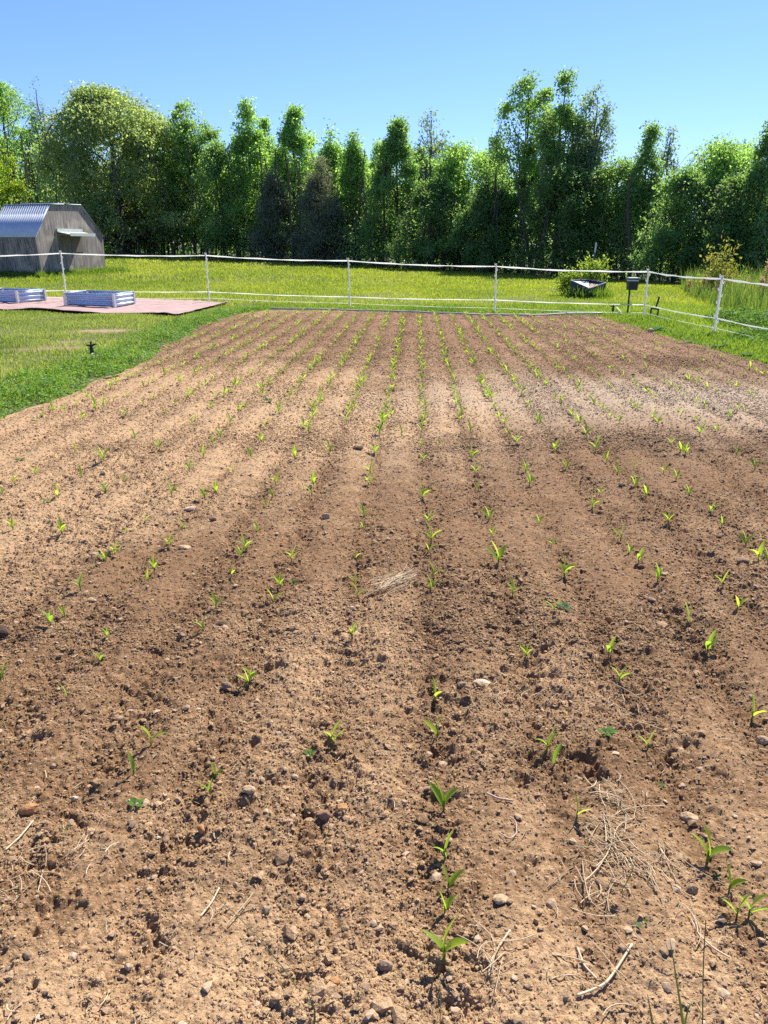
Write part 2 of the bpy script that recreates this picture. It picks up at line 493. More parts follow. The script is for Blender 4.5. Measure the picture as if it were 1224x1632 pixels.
# pebbles, paler than the soil
m, nt, b = mat_new('pebble')
c = mixc(nt, attr_fac(nt, 'tone'), (.28, .19, .11), (.52, .38, .25))
c = mixc(nt, noise_fac(nt, 120, 3), c, (.7, .66, .6), 'MULTIPLY')
nt.links.new(c, b.inputs['Base Color']); b.inputs['Roughness'].default_value = .95; b.inputs['Specular IOR Level'].default_value = .1
M_PEB = m
r = np.random.default_rng(12)
x1, y1 = scatter(3200, 1.0, 6, 1.3, r); x2, y2 = scatter(2600, 5, 19, 1.1, r)
x = np.r_[x1, x2]; y = np.r_[y1, y2]
s = np.r_[.0028 + .0105 * r.random(len(x1)) ** 4, .005 + .013 * r.random(len(x2)) ** 3.5]
V, Fc, k = lumps(np.stack([x, y, soil_h(x, y, .004) + s * .3], 1), s, .5, 8, 0, .3)
me = mesh_np('pebbles', V, Fc, {'tone': np.repeat(r.random(len(x)), k)})
tag(obj('pebbles', me, M_PEB), 'small pale pebbles scattered over the tilled soil', 'pebbles', kind='stuff')

# single stones one can point at
M_STONE = {}
M_STONE |= {k: plain('stone_' + k, c, .97, var=.3, scale=60, bump=.4) for k, c in dict(buff=(.42, .29, .17), rust=(.40, .21, .09), grey=(.26, .18, .115), red=(.27, .15, .10), dark=(.09, .06, .04), pale=(.50, .38, .26)).items()}
for _m in M_STONE.values(): _m.node_tree.nodes['Principled BSDF'].inputs['Specular IOR Level'].default_value = .08
STONES = [(147, 962, 17, 9, 'buff', 'buff stone lying beside the nearest left seedling with four leaves'), (152, 887, 15, 8, 'buff', 'flat buff stone in the shadow-specked soil of the left rows'),
          (520, 829, 13, 12, 'buff', 'upright buff stone a little left of the centre row'), (305, 816, 18, 9, 'pale', 'flat pale stone in front of a pair of leafy seedlings'),
          (295, 877, 20, 8, 'buff', 'long low stone throwing a dark shadow in the left rows'), (397, 1266, 22, 17, 'buff', 'squarish buff stone above a dark clod'),
          (322, 1320, 14, 20, 'rust', 'narrow rust-brown stone standing on end'), (49, 1296, 30, 24, 'rust', 'tilted orange-brown stone at the left margin of the soil'),
          (797, 1442, 27, 15, 'buff', 'flat four-sided buff stone right of the centre row'), (533, 1566, 18, 22, 'rust', 'ochre stone chip near the long grass stalk'),
          (612, 1540, 26, 30, 'grey', 'big brown angular stone with black shadow near the bottom'), (515, 1299, 22, 20, 'red', 'dark reddish round stone beside a tan one'),
          (543, 1292, 22, 14, 'rust', 'tan stone touching a reddish round one'), (2, 1002, 36, 24, 'dark', 'dark lump of earth at the left edge of the picture'),
          (362, 1093, 18, 18, 'grey', 'brown rounded stone with a black shadow below two seedlings'), (571, 719, 17, 10, 'dark', 'dark clod lying alone between the far rows'),
          (354, 1001, 20, 13, 'dark', 'dark grey clod right of a two-leaf seedling'), (768, 1093, 28, 12, 'pale', 'flat pale stone bridging a dark hollow'),
          (1180, 902, 22, 12, 'grey', 'grey brown stone below the pair of right-hand seedlings'), (971, 985, 10, 18, 'rust', 'slim tan stone slab tilted up in the right rows'),
          (1036, 962, 16, 9, 'grey', 'small dark stone between the right-hand seedlings'), (290, 1017, 12, 10, 'grey', 'small round stone left of a two-leaf seedling'),
          (1215, 1175, 22, 18, 'buff', 'buff stone at the right edge of the soil'), (1098, 1298, 26, 18, 'buff', 'broad buff stone right of the straw heap'),
          (1102, 1418, 20, 22, 'grey', 'round brown stone right of the straw heap'), (247, 1322, 0, 0, '', ''), (735, 1095, 16, 14, 'grey', 'rounded stone beside a flat pale one'),
          (120, 1278, 12, 10, 'pale', 'small white stone in the left near soil'), (284, 1279, 11, 10, 'buff', 'small round buff stone left of the squarish one'), (340, 834, 12, 11, 'grey', 'dark little stone in the dry left rows'),
          (418, 1005, 0, 0, '', '')]
for i, (px, py, wpx, hpx, kd, lab) in enumerate(STONES):
    if not wpx: continue
    p = g(px, py + hpx * .4); dep = p[1] * CT + EYE * ST
    sx = wpx / F * dep * .5; sz = hpx / F * dep * .42
    V0, F0 = ico(2)
    rr = np.random.default_rng(100 + i)
    d = unit(rr.normal(size=(9, 3)) * [1, 1, .8])
    V = V0 * (1 / np.maximum.reduce([(V0 @ dd) / o for dd, o in zip(d, rr.uniform(.62, .95, 9))] + [np.full(len(V0), 1.0)]))[:, None]
    V = V * (1 + .04 * rr.uniform(-1, 1, (len(V), 1)))
    V *= [sx * 1.1, max(sx * .75, sz * .8), sz]
    a = rr.uniform(-.4, .4); V = np.stack([V[:, 0] * math.cos(a) - V[:, 1] * math.sin(a), V[:, 0] * math.sin(a) + V[:, 1] * math.cos(a), V[:, 2]], 1)
    zz = float(soil_h(np.array([p[0]]), np.array([p[1]]), .004)[0])
    o = obj('stone', mesh_np('stone', V, F0), M_STONE[kd], loc=(p[0], p[1], zz + sz * .45))
    tag(o, lab, 'clod' if kd == 'dark' else 'stone', 'stones and clods lying on the tilled soil')

# ------------------------------------------------------------------ ground sheet
m, nt, b = mat_new('meadow_ground')
c = mixc(nt, noise_fac(nt, 1.1, 5, .65), (.075, .105, .018), (.13, .15, .03))
c = mixc(nt, noise_fac(nt, 14, 4, .7), c, (.12, .115, .04))
d = mixc(nt, noise_fac(nt, 22, 4, .7), (.30, .19, .10), (.46, .31, .17))
c = mixc(nt, attr_fac(nt, 'bare'), c, d)
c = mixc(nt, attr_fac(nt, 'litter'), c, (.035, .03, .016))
nt.links.new(c, b.inputs['Base Color']); b.inputs['Roughness'].default_value = .95
bp = nt.nodes.new('ShaderNodeBump'); bp.inputs['Strength'].default_value = .6; bp.inputs['Distance'].default_value = .03
nt.links.new(noise_fac(nt, 30, 4, .7), bp.inputs['Height']); nt.links.new(bp.outputs[0], b.inputs['Normal'])
M_GROUND = m

LINE = [(-200, 92), (0, 84), (170, 75), (413, 66), (760, 52), (950, 46), (1086, 41), (1224, 37), (1400, 34)]
def wood_edge(px): return float(np.interp(px, [a for a, _ in LINE], [b_ for _, b_ in LINE]))
LX = np.array([at_y(px, 420, Y)[0] for px, Y in LINE]); LY = np.array([Y for _, Y in LINE], float)
def edge_y(x): return np.interp(x, LX, LY)

def bareness(x, y):
    """0..1: trodden earth showing through the lawn"""
    f = lambda px, py, rx, ry: blob(x, y, px, py, rx, ry)
    s = f(165, 528, .9, .5) + f(75, 556, .8, .45) + .8 * f(115, 545, .7, .35) + .55 * f(20, 590, .8, .5) + .5 * f(520, 480, 2.5, .25) + .6 * f(900, 498, 1.5, .2) + .8 * f(1120, 552, .8, .35)
    return np.clip((s - .35 + .45 * fbm(x * 2.2, y * 2.2, 121, 3)) * 1.8, 0, 1) * (s > .12)

ny, nx = 330, 260
ys = np.exp(np.linspace(math.log(6), math.log(706), ny)) - 10
u = np.linspace(-1, 1, nx); u = np.sign(u) * np.abs(u) ** 1.15
w = 12 + .95 * np.maximum(ys, 0)
X = u[None] * w[:, None]; Y = np.repeat(ys[:, None], nx, 1)
xf, yf = X.ravel(), Y.ravel()
z = terrain(xf, yf) + .02 * fbm(xf * .6, yf * .6, 131, 2) * sstep(0, .4, sdf(xf, yf)) - .16 * sstep(.02, -.25, sdf(xf, yf))
idx = np.arange(ny * nx).reshape(ny, nx)
Q = np.stack([idx[:-1, :-1], idx[:-1, 1:], idx[1:, 1:], idx[1:, :-1]], -1).reshape(-1, 4)
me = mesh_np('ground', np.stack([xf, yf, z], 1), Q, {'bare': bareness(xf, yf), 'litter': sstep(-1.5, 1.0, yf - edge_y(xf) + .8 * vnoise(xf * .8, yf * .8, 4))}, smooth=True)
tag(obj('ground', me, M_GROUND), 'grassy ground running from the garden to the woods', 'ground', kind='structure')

# ------------------------------------------------------------------ grass and clover
M_LAWN = leafmat('lawn_blade', (.13, .205, .03), (.37, .42, .10), .5, 1.25)
M_FIELD = leafmat('field_blade', (.135, .22, .022), (.40, .44, .06), .52, 1.25)
M_CLOVER = leafmat('clover_leaf', (.075, .175, .022), (.21, .38, .055), .48, 1.25)
M_LUSH = leafmat('lush_blade', (.08, .17, .022), (.27, .36, .055), .5, 1.25)

def blades(x, y, z, h, wd, r, lean=.5):
    n = len(x)
    a = r.uniform(0, 6.283, n); l = lean * r.random(n) ** .7 * h; b_ = r.uniform(0, 6.283, n)
    P = np.stack([x, y, z], 1)
    side = np.stack([np.cos(a), np.sin(a), np.zeros(n)], 1) * wd[:, None] * .5
    d = np.stack([np.cos(b_), np.sin(b_), np.zeros(n)], 1)
    mid = P + d * (l * .35)[:, None] + np.array([0, 0, 1]) * (h * .6)[:, None]
    tip = P + d * l[:, None] + np.array([0, 0, 1]) * (h * (1 - .25 * (l / h) ** 2))[:, None]
    V = np.stack([P - side, P + side, mid + side * .8, mid - side * .8, tip], 1).reshape(-1, 3)
    k = (np.arange(n) * 5)[:, None]
    return V, [np.array([[0, 1, 2, 3]]) + k, np.array([[3, 2, 4]]) + k]

TARP = [(-170, 492), (0, 496), (60, 497), (106, 500), (160, 501), (200, 501.5), (240, 502), (284, 506), (318, 497), (364, 484.5), (300, 480.5), (229, 477.5), (100, 475.5), (-170, 470)]
TP = np.array([g(*p)[:2] for p in TARP])
def inpoly(x, y, P):
    ins = np.zeros(x.shape, bool)
    for i in range(len(P)):
        a, b_ = P[i], P[(i + 1) % len(P)]
        if abs(b_[1] - a[1]) < 1e-9: continue
        ins ^= ((a[1] > y) != (b_[1] > y)) & (x < (b_[0] - a[0]) * (y - a[1]) / (b_[1] - a[1]) + a[0])
    return ins

# left lawn, short and yellowish
r = np.random.default_rng(21)
n = 230000
y = r.uniform(6.5, 21.5, n) ; x = -r.uniform(3.2, 15.5, n)
s = sdf(x, y)
ok = (s > .25) & (x > -.62 * (y + 1.5)) & ~inpoly(x, y, TP) & (r.random(n) > bareness(x, y) * 1.05)
dens = .55 + .45 * fbm(x * 1.4, y * 1.4, 141, 3)
ok &= r.random(n) < dens + .25
x, y = x[ok], y[ok]
h = (.035 + .045 * r.random(len(x))) * (.8 + .5 * fbm(x * .8, y * .8, 143, 2))
V, Fc = blades(x, y, terrain(x, y), h, .006 + .007 * r.random(len(x)), r, .9)
tone = np.clip(.5 + .5 * fbm(x * .9, y * .9, 145, 3) + r.uniform(-.35, .35, len(x)), 0, 1)
tag(obj('lawn_grass', mesh_np('lawn_grass', V, Fc, {'tone': np.repeat(tone, 5)}), M_LAWN), 'short yellowish lawn grass beside the brown cloth and clover', 'grass', kind='stuff')

# clover band along the left side and top of the plot
r = np.random.default_rng(22)
n = 520000
y = r.uniform(5.8, 20.6, n); x = r.uniform(-9, 7.0, n)
s = sdf(x, y)
wdt = np.where(x < -3, 1.3 + .75 * fbm(x * .9, y * .9, 151, 3) - .05 * np.maximum(0, y - 15), np.where(x < 1.5, .45, .25) + .2 * vnoise(x * 2, y, 7))
ok = (s > -.03) & (s < wdt) & ~inpoly(x, y, TP) & (x > -.62 * (y + 1.5)) & (r.random(n) < np.clip((wdt - s) * 1.1, 0, 1) * np.where(x < 3, 1, .35) * (.65 + .5 * sstep(-.1, .35, fbm(x * 2.2, y * 2.2, 158, 2))))
x, y, s = x[ok], y[ok], s[ok]
hh = (.05 + .10 * sstep(.0, .15, s) * sstep(1.5, .5, s)) * (.75 + .6 * fbm(x * 2.6, y * 2.6, 153, 3)) * np.where(x < -3, 1.1, .55) * (.75 + .5 * vnoise(x * 5, y * 5, 159))
z = terrain(x, y) - .03 + hh * (.35 + .75 * r.random(len(x)))
nrm = unit(np.stack([r.normal(0, .45, len(x)), r.normal(0, .45, len(x)), np.ones(len(x))], 1))
a = r.uniform(0, 6.283, len(x)); ax = np.stack([np.cos(a), np.sin(a), r.normal(0, .35, len(x))], 1)
V, Fc = kites(np.stack([x, y, z], 1), ax, nrm, .022 + .022 * r.random(len(x)), .018 + .016 * r.random(len(x)))
tone = np.clip(.45 + .45 * fbm(x * 2, y * 2, 155, 3) + r.uniform(-.4, .4, len(x)), 0, 1)
tag(obj('clover', mesh_np('clover', V, Fc, {'tone': np.repeat(tone, 4)}), M_CLOVER), 'dark green clover bordering the tilled soil', 'clover', kind='stuff')
n2 = len(x) // 4
sel = r.choice(len(x), n2, False)
V, Fc = blades(x[sel], y[sel], terrain(x[sel], y[sel]) - .02, hh[sel] * (1 + .7 * r.random(n2)), .006 + .006 * r.random(n2), r, .8)
tag(obj('border_grass', mesh_np('border_grass', V, Fc, {'tone': np.repeat(r.random(n2) * .7, 5)}), M_LUSH), 'green grass growing through the clover border', 'grass', kind='stuff')

# lush grass along the right side and under the far fence
r = np.random.default_rng(23)
n = 420000
y = r.uniform(8.5, 22, n); x = r.uniform(-3.5, 14.5, n)
s = sdf(x, y)
ok = (s > -.02) & (x < .6 * (y + 1.5)) & (s < 6.5) & ((x > 4) | (s < 2.6)) & (r.random(n) > bareness(x, y))
ok &= r.random(n) < np.where(s < .8, 1, .55)
x, y, s = x[ok], y[ok], s[ok]
h = (.05 + .09 * r.random(len(x))) * (.8 + .6 * fbm(x * 1.1, y * 1.1, 161, 3)) * np.where(x > 4, 1.15, .8) * (.5 + .5 * sstep(-.02, .3, s))
V, Fc = blades(x, y, terrain(x, y) - .01, h, .009 + .009 * r.random(len(x)), r, .7)
tone = np.clip(.45 + .5 * fbm(x * .8, y * .8, 163, 3) + .25 * sstep(.5, 2.5, s) + r.uniform(-.3, .3, len(x)), 0, 1)
tag(obj('verge_grass', mesh_np('verge_grass', V, Fc, {'tone': np.repeat(tone, 5)}), M_LUSH), 'green grass between the tilled soil and the fence', 'grass', kind='stuff')

# the hayfield beyond the fence
r = np.random.default_rng(24)
VV, FF4, FF3, TT, k = [], [], [], [], 0
for n, y0, y1, h0, w0 in ((230000, 19.5, 34, .10, .014), (150000, 32, 52, .13, .026), (90000, 50, 86, .16, .05)):
    y = y0 + (y1 - y0) * r.random(n) ** .9; x = r.uniform(-.68, .64, n) * (y + 1)
    ok = (sdf(x, y) > 1.6) & (y < edge_y(x) + 1.5) & ~inpoly(x, y, TP) & ~((x > 4) & (y < 21))
    ok &= r.random(n) < .75 + .5 * fbm(x * .5, y * .5, 171, 3)
    x, y = x[ok], y[ok]
    h = h0 * (.55 + .8 * r.random(len(x))) * (.85 + .4 * fbm(x * .35, y * .35, 173, 2))
    V, Fc = blades(x, y, terrain(x, y) - .01, h, w0 * (.6 + .8 * r.random(len(x))), r, .75)
    VV.append(V); FF4.append(Fc[0] + k); FF3.append(Fc[1] + k); k += len(V)
    TT.append(np.clip(.52 + .42 * fbm(x * .35, y * .22, 175, 3) + .25 * fbm(x * 2.5, y * 2.5, 179, 2) + r.uniform(-.32, .32, len(x)), 0, 1))
me = mesh_np('field_grass', np.vstack(VV), [np.vstack(FF4), np.vstack(FF3)], {'tone': np.repeat(np.concatenate(TT), 5)})
tag(obj('field_grass', me, M_FIELD), 'sunlit yellow-green hayfield between the fence and the woods', 'grass', kind='stuff')

# ------------------------------------------------------------------ trees
M_BARK = plain('bark', (.085, .068, .052), .95, var=.4, scale=6, stretch=(1, 1, .25), bump=.5)
M_BARKP = plain('pale_bark', (.19, .165, .135), .95, var=.35, scale=6, stretch=(1, 1, .25), bump=.5)
LEAF = dict(
    bright=leafmat('leaf_bright', (.15, .27, .07), (.35, .53, .18), .62, 1.35, .5, .3),
    medium=leafmat('leaf_medium', (.125, .23, .08), (.30, .45, .17), .6, 1.3, .5, .3),
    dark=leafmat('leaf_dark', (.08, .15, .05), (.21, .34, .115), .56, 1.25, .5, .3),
    oak=leafmat('leaf_oak', (.16, .23, .085), (.41, .50, .24), .6, 1.25, .5, .3),
    yellow=leafmat('leaf_yellow', (.15, .24, .025), (.36, .46, .06), .58, 1.35),
    grey=leafmat('leaf_greygreen', (.14, .21, .13), (.30, .40, .24), .55, 1.15, .5, .3),
    pine=leafmat('needle', (.11, .135, .09), (.30, .33, .22), .45, 1.05),
)
def prof(kind, t):
    if kind == 'oak': return np.interp(t, [0, .12, .35, .6, .8, .93, 1], [.75, 1, 1.02, .95, .78, .5, .15])
    if kind == 'poplar': return np.interp(t, [0, .2, .45, .7, .88, 1], [.95, 1, .85, .58, .33, .08])
    if kind == 'cone': return np.interp(t, [0, .15, .5, .8, 1], [1, 1, .66, .28, .04])
    if kind == 'pine': return np.interp(t, [0, .2, .6, 1], [.8, 1, .7, .1])
    if kind == 'tall': return np.interp(t, [0, .2, .5, .75, .9, 1], [.6, .85, 1, .85, .5, .12])
    return np.interp(t, [0, .2, .5, .75, .9, 1], [.9, 1, .95, .72, .42, .1])

def make_tree(name, base, H, Rw, kind, leafm, nl, seed, ls=.24, cb=.12, sparse=1.0, bark=None, label='', cat='tree', group=None, r0=None, taper=True):
    r = np.random.default_rng(seed)
    root = thing(name, label, cat, base, 0, group)
    nt_ = 14
    tz = np.linspace(0, H * .93, nt_)
    wob = np.cumsum(r.normal(0, .012 * H / 3, (nt_, 2)), 0); wob -= wob[0]
    trunk = np.column_stack([wob, tz])
    rad0 = r0 or H * .013
    paths = [(trunk, rad0 * (1 - .93 * (tz / tz[-1])) ** .85 + .012)]
    tr_at = lambda t: np.array([np.interp(t * H * .93, tz, trunk[:, i]) for i in range(3)])
    npri = {'oak': 34, 'pine': 46, 'tall': 24}.get(kind, 34)
    clus = []; cw = []
    for i in range(npri):
        t = cb + (.97 - cb) * ((i + r.random()) / npri) ** (1.0 if kind != 'oak' else 1.5)
        az = i * 2.39996 + r.uniform(-.5, .5)
        tt = (t - cb) / (1 - cb)
        ln = Rw * float(prof(kind, tt)) * r.uniform(.72, 1.18) + .15
        elev = {'poplar': 52, 'tall': 55, 'cone': 34, 'pine': 12, 'oak': 16 + 50 * tt}.get(kind, 30 + 30 * tt) + r.uniform(-10, 10)
        p0 = tr_at(max(cb * .6, t - (.14 if kind in ('poplar', 'tall') else .07)))
        d = np.array([math.cos(az), math.sin(az), 0.])
        up = ln * math.tan(R(min(elev, 62))) * (.8 if kind != 'pine' else .5)
        s_ = np.linspace(0, 1, 6)
        P = p0 + d * (ln * s_)[:, None] + np.array([0, 0, 1.]) * (up * (s_ ** 1.25 if kind != 'pine' else s_))[:, None]
        P[:, 2] = np.minimum(P[:, 2], H * (.985 if kind != 'oak' else .97))
        P[1:] += r.normal(0, .05 * ln, (5, 3)) * [1, 1, .5]
        rr = max(.02, rad0 * .38 * (1 - .75 * t))
        paths.append((P, rr * (1 - .85 * s_) + .008))
        for j in range(5 if kind != 'oak' else 9):
            s0 = r.uniform(.3, 1.0); q = np.array([np.interp(s0, s_, P[:, a]) for a in range(3)])
            l2 = (.42 * ln * (1.15 - .5 * s0) + .25) * r.uniform(.6, 1.2)
            d2 = unit(d * .7 + r.normal(0, .75, 3) + [0, 0, .45 if kind != 'pine' else 0])
            s2 = np.linspace(0, 1, 4)
            P2 = q + d2 * (l2 * s2)[:, None] + r.normal(0, .05 * l2, (4, 3)) * s2[:, None]
            P2[:, 2] = np.maximum(P2[:, 2], .3)
            paths.append((P2, rr * .42 * (1 - .8 * s2) + .006))
            for s3 in (.55, .8, 1.05):
                clus.append(q + d2 * l2 * s3); cw.append(r.uniform(.1, 1.0) ** 2.0)
        clus.append(P[-1]); cw.append(.7)
    for i in range({'poplar': 4, 'cone': 4, 'tall': 5, 'round': 4}.get(kind, 0)):      # rival leaders give the top its ragged outline
        az = r.uniform(0, 6.283); t0 = r.uniform(.3, .6); t1 = r.uniform(.74, .97); lr = Rw * r.uniform(.3, .85) * (1.3 - t1 * .5)
        s_ = np.linspace(0, 1, 7); P = tr_at(t0) + np.stack([math.cos(az) * lr * s_ ** .7, math.sin(az) * lr * s_ ** .7, (t1 - t0) * H * s_], 1)
        P[1:] += r.normal(0, .03 * Rw, (6, 3)) * [1, 1, .3]
        paths.append((P, rad0 * .4 * (1 - .85 * s_) + .01))
        for s3 in np.linspace(.25, 1.0, 9):
            q = np.array([np.interp(s3, s_, P[:, a]) for a in range(3)]); clus.append(q + r.normal(0, .12 * Rw * (1.1 - s3), 3) * [1, 1, .4]); cw.append(.75)
    for i in range(5):
        clus.append(tr_at(1.0) + np.array([*r.normal(0, .18, 2), r.uniform(-.5, .35)]) * (H / 12)); cw.append(.5)
    nb_ = len(clus)
    for i in range(int(nb_ * {'oak': .5, 'poplar': .45, 'round': .3, 'cone': .3}.get(kind, .2))):                 # twigs that fill the body of the crown out to its rim
        t = cb + (1.0 - cb) * r.random() ** .9; tt = (t - cb) / (1 - cb); az = r.uniform(0, 6.283)
        rd = Rw * float(prof(kind, tt)) * (r.random() ** .5) * .98
        q = tr_at(min(t, 1)); clus.append(np.array([q[0] + math.cos(az) * rd, q[1] + math.sin(az) * rd, t * H * .985])); cw.append(r.uniform(.25, .9))
    clus = np.array(clus); cw = np.array(cw)
    rd = np.hypot(clus[:, 0] - np.interp(clus[:, 2], tz, trunk[:, 0]), clus[:, 1] - np.interp(clus[:, 2], tz, trunk[:, 1])) / (1.12 * Rw + .05)
    ceil_ = H * (.30 + .70 * np.sqrt(np.clip(1 - rd ** 2, 0, 1))) if kind in ('oak', 'round', 'tall') else H * (1.02 - .72 * np.clip(rd, 0, 1.2))
    over = clus[:, 2] > ceil_
    clus[over, 2] = ceil_[over] - np.random.default_rng(seed + 1).uniform(0, .12 * H, over.sum())
    sc_ = 1.5 / (.35 * Rw + .6)
    cw *= np.clip(.42 + 1.5 * vnoise(clus[:, 0] * sc_ + 5 * np.sign(clus[:, 1]), clus[:, 2] * sc_ * .8, seed), .45 if kind == 'oak' else .10, 1.2 if kind == 'oak' else 1.4)
    for P, _ in paths:
        rp = np.hypot(P[:, 0] - np.interp(P[:, 2], tz, trunk[:, 0]), P[:, 1] - np.interp(P[:, 2], tz, trunk[:, 1])) / (1.12 * Rw + .05)
        cl = (H * (.30 + .70 * np.sqrt(np.clip(1 - rp ** 2, 0, 1))) if kind in ('oak', 'round', 'tall') else H * (1.02 - .72 * np.clip(rp, 0, 1.2))) * .97
        P[:, 2] = np.where(rp > .05, np.minimum(P[:, 2], cl), P[:, 2])
    ci = r.choice(len(clus), nl, p=cw / cw.sum())
    sig = (.052 * Rw + .13) * r.uniform(.6, 1.35, len(clus))
    off = np.clip(r.normal(0, 1, (nl, 3)), -1.9, 1.9) * sig[ci][:, None] * [1, 1, .75]
    P = clus[ci] + off; P[:, 2] = np.maximum(P[:, 2], .05)
    if kind == 'pine':
        ax = unit(off + r.normal(0, .3, (nl, 3)) + [0, 0, .1]); L = ls * r.uniform(.8, 1.5, nl); W = ls * .16
    else:
        ax = unit(r.normal(0, 1, (nl, 3)) + off / sig[ci][:, None] * .5 + [0, 0, -.25]); L = ls * r.uniform(.65, 1.35, nl); W = L * r.uniform(.5, .75, nl)
    nr = unit(r.normal(0, 1, (nl, 3)) + [0, 0, .7])
    V, Fc = kites(P, ax, nr, L, W)
    ctone = r.uniform(-.4, .4, len(clus))
    tone = np.clip(.45 + ctone[ci] + r.uniform(-.3, .3, nl), 0, 1)
    obj('crown', mesh_np('crown', V, Fc, {'tone': np.repeat(tone, 4)}), leafm, root)
    Vw, Fw = tubes_quads(paths, 5)
    obj('trunk', mesh_np('trunk', Vw, Fw, smooth=True), bark or M_BARK, root)
    return root

GT = 'trees along the edge of the woods'
# (name, pixel column, pixel row of the top, pixel width, form, leaf, leaves, metres behind the edge, leaf size, crown base, label)
TREES = [
 ('maple_tree', 22, 127, 120, 'round', 'bright', 13000, 3, .26, .10, 'bright green full-crowned tree at the far left end of the tree line'),
 ('sapling', -2, 214, 62, 'round', 'yellow', 6500, -6, .22, .12, 'yellow-green bushy tree low behind the shed roof at the left'),
 ('wispy_tree', 78, 122, 52, 'poplar', 'grey', 2300, 9, .22, .45, 'thin wispy treetop between the far-left tree and the broad oak'),
 ('oak_tree', 182, 143, 222, 'oak', 'oak', 40000, -4, .27, .12, 'broad olive-green oak with spreading dark limbs behind the shed'),
 ('maple_tree', 262, 255, 70, 'round', 'medium', 6000, 4, .25, .1, 'mid-green tree filling the gap right under the oak crown'),
 ('hickory_tree', 302, 155, 100, 'tall', 'medium', 11500, 0, .25, .16, 'tall mid-green tree with a two-lobed top, right of the oak'),
 ('elm_tree', 352, 222, 72, 'round', 'medium', 7000, -1, .23, .1, 'shorter rounded green tree right of the two-lobed tree'),
 ('poplar_tree', 398, 155, 74, 'poplar', 'bright', 9500, 1, .24, .1, 'tall narrow lime-green poplar, first of the bright row left of the pines'),
 ('poplar_tree', 464, 163, 82, 'poplar', 'bright', 10500, 2, .24, .1, 'wide lime-green poplar rising directly behind the left pine'),
 ('pine_tree', 437, 262, 66, 'pine', 'pine', 8500, -2, .30, .04, 'narrow dark grey-green pine, left one of the two pines'),
 ('pine_tree', 514, 247, 92, 'pine', 'pine', 12000, -2, .30, .03, 'broad dark grey-green pine, right one of the two pines'),
 ('poplar_tree', 527, 189, 64, 'poplar', 'bright', 8000, 2, .24, .1, 'lime-green poplar standing behind the broad right pine'),
 ('poplar_tree', 572, 208, 58, 'poplar', 'bright', 7500, 1, .23, .08, 'slim pointed lime-green poplar just right of the pines'),
 ('ash_tree', 634, 190, 98, 'cone', 'medium', 10500, 1, .23, .08, 'blue-green tree with several thin leader shoots at mid tree line'),
 ('wispy_tree', 692, 171, 66, 'tall', 'grey', 2800, 8, .24, .4, 'pale thin-leaved tree seen against the sky above its neighbours'),
 ('maple_tree', 737, 219, 92, 'round', 'bright', 9000, 2, .22, .08, 'bright-topped green tree left of the tallest tree'),
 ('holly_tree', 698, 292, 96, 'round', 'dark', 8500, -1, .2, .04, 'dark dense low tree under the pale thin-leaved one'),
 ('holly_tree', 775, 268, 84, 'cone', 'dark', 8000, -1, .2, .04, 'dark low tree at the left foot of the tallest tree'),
 ('cottonwood_tree', 836, 119, 118, 'tall', 'medium', 11500, 2, .21, .2, 'tallest tree of the line, broad left part of its tall clump'),
 ('cottonwood_tree', 893, 113, 74, 'tall', 'medium', 6500, 1, .2, .25, 'tall slender tree with a pale stem in the middle of the tall clump'),
 ('cottonwood_tree', 940, 131, 74, 'tall', 'grey', 6000, 2, .2, .25, 'tall airy grey-green tree, right side of the tall clump'),
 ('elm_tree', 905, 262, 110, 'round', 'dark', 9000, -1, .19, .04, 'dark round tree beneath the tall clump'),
 ('maple_tree', 985, 248, 86, 'round', 'medium', 7500, 1, .19, .06, 'rounded green tree in the dip right of the tall clump'),
 ('ash_tree', 1031, 195, 64, 'cone', 'medium', 6500, 1, .18, .08, 'pointed conical green tree, left of two thin spires'),
 ('wispy_tree', 1058, 199, 46, 'cone', 'grey', 2000, 4, .18, .3, 'thin pale spire-shaped tree right of the pointed conical one'),
 ('elm_tree', 1083, 270, 86, 'round', 'medium', 7500, -1, .18, .05, 'low green tree in front of the two spires'),
 ('maple_tree', 1134, 214, 120, 'round', 'bright', 10500, 2, .18, .08, 'broad bright green tree with a domed top toward the right'),
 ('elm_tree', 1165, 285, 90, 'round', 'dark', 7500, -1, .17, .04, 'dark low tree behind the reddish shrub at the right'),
 ('maple_tree', 228, 205, 60, 'round', 'medium', 4500, 6, .24, .15, 'mid-green treetop just showing over the right shoulder of the oak'),
 ('maple_tree', 332, 192, 62, 'poplar', 'medium', 5500, 6, .24, .12, 'green tree filling the gap behind the two-lobed tree and the first poplar'),
 ('poplar_tree', 432, 188, 56, 'poplar', 'bright', 5500, 7, .24, .12, 'lime-green poplar half hidden between the first poplar and the wide one'),
 ('poplar_tree', 497, 214, 54, 'poplar', 'bright', 5500, 7, .24, .12, 'lime-green poplar filling the gap above the space between the two pines'),
 ('ash_tree', 606, 226, 58, 'poplar', 'bright', 5500, 6, .22, .1, 'green tree filling the gap left of the blue-green many-shooted one'),
 ('maple_tree', 668, 232, 64, 'round', 'medium', 5500, 5, .22, .1, 'green tree filling the gap below the pale thin-leaved treetop'),
 ('maple_tree', 782, 232, 60, 'round', 'medium', 5000, 6, .21, .1, 'green treetop just showing left of the tallest clump'),
 ('maple_tree', 1178, 226, 66, 'round', 'bright', 5000, 5, .18, .1, 'green treetop filling the gap between the domed tree and the pointed end tree'),
 ('ash_tree', 1212, 180, 86, 'cone', 'medium', 8500, 0, .17, .06, 'tall pointed green tree at the far right end of the tree line'),
]
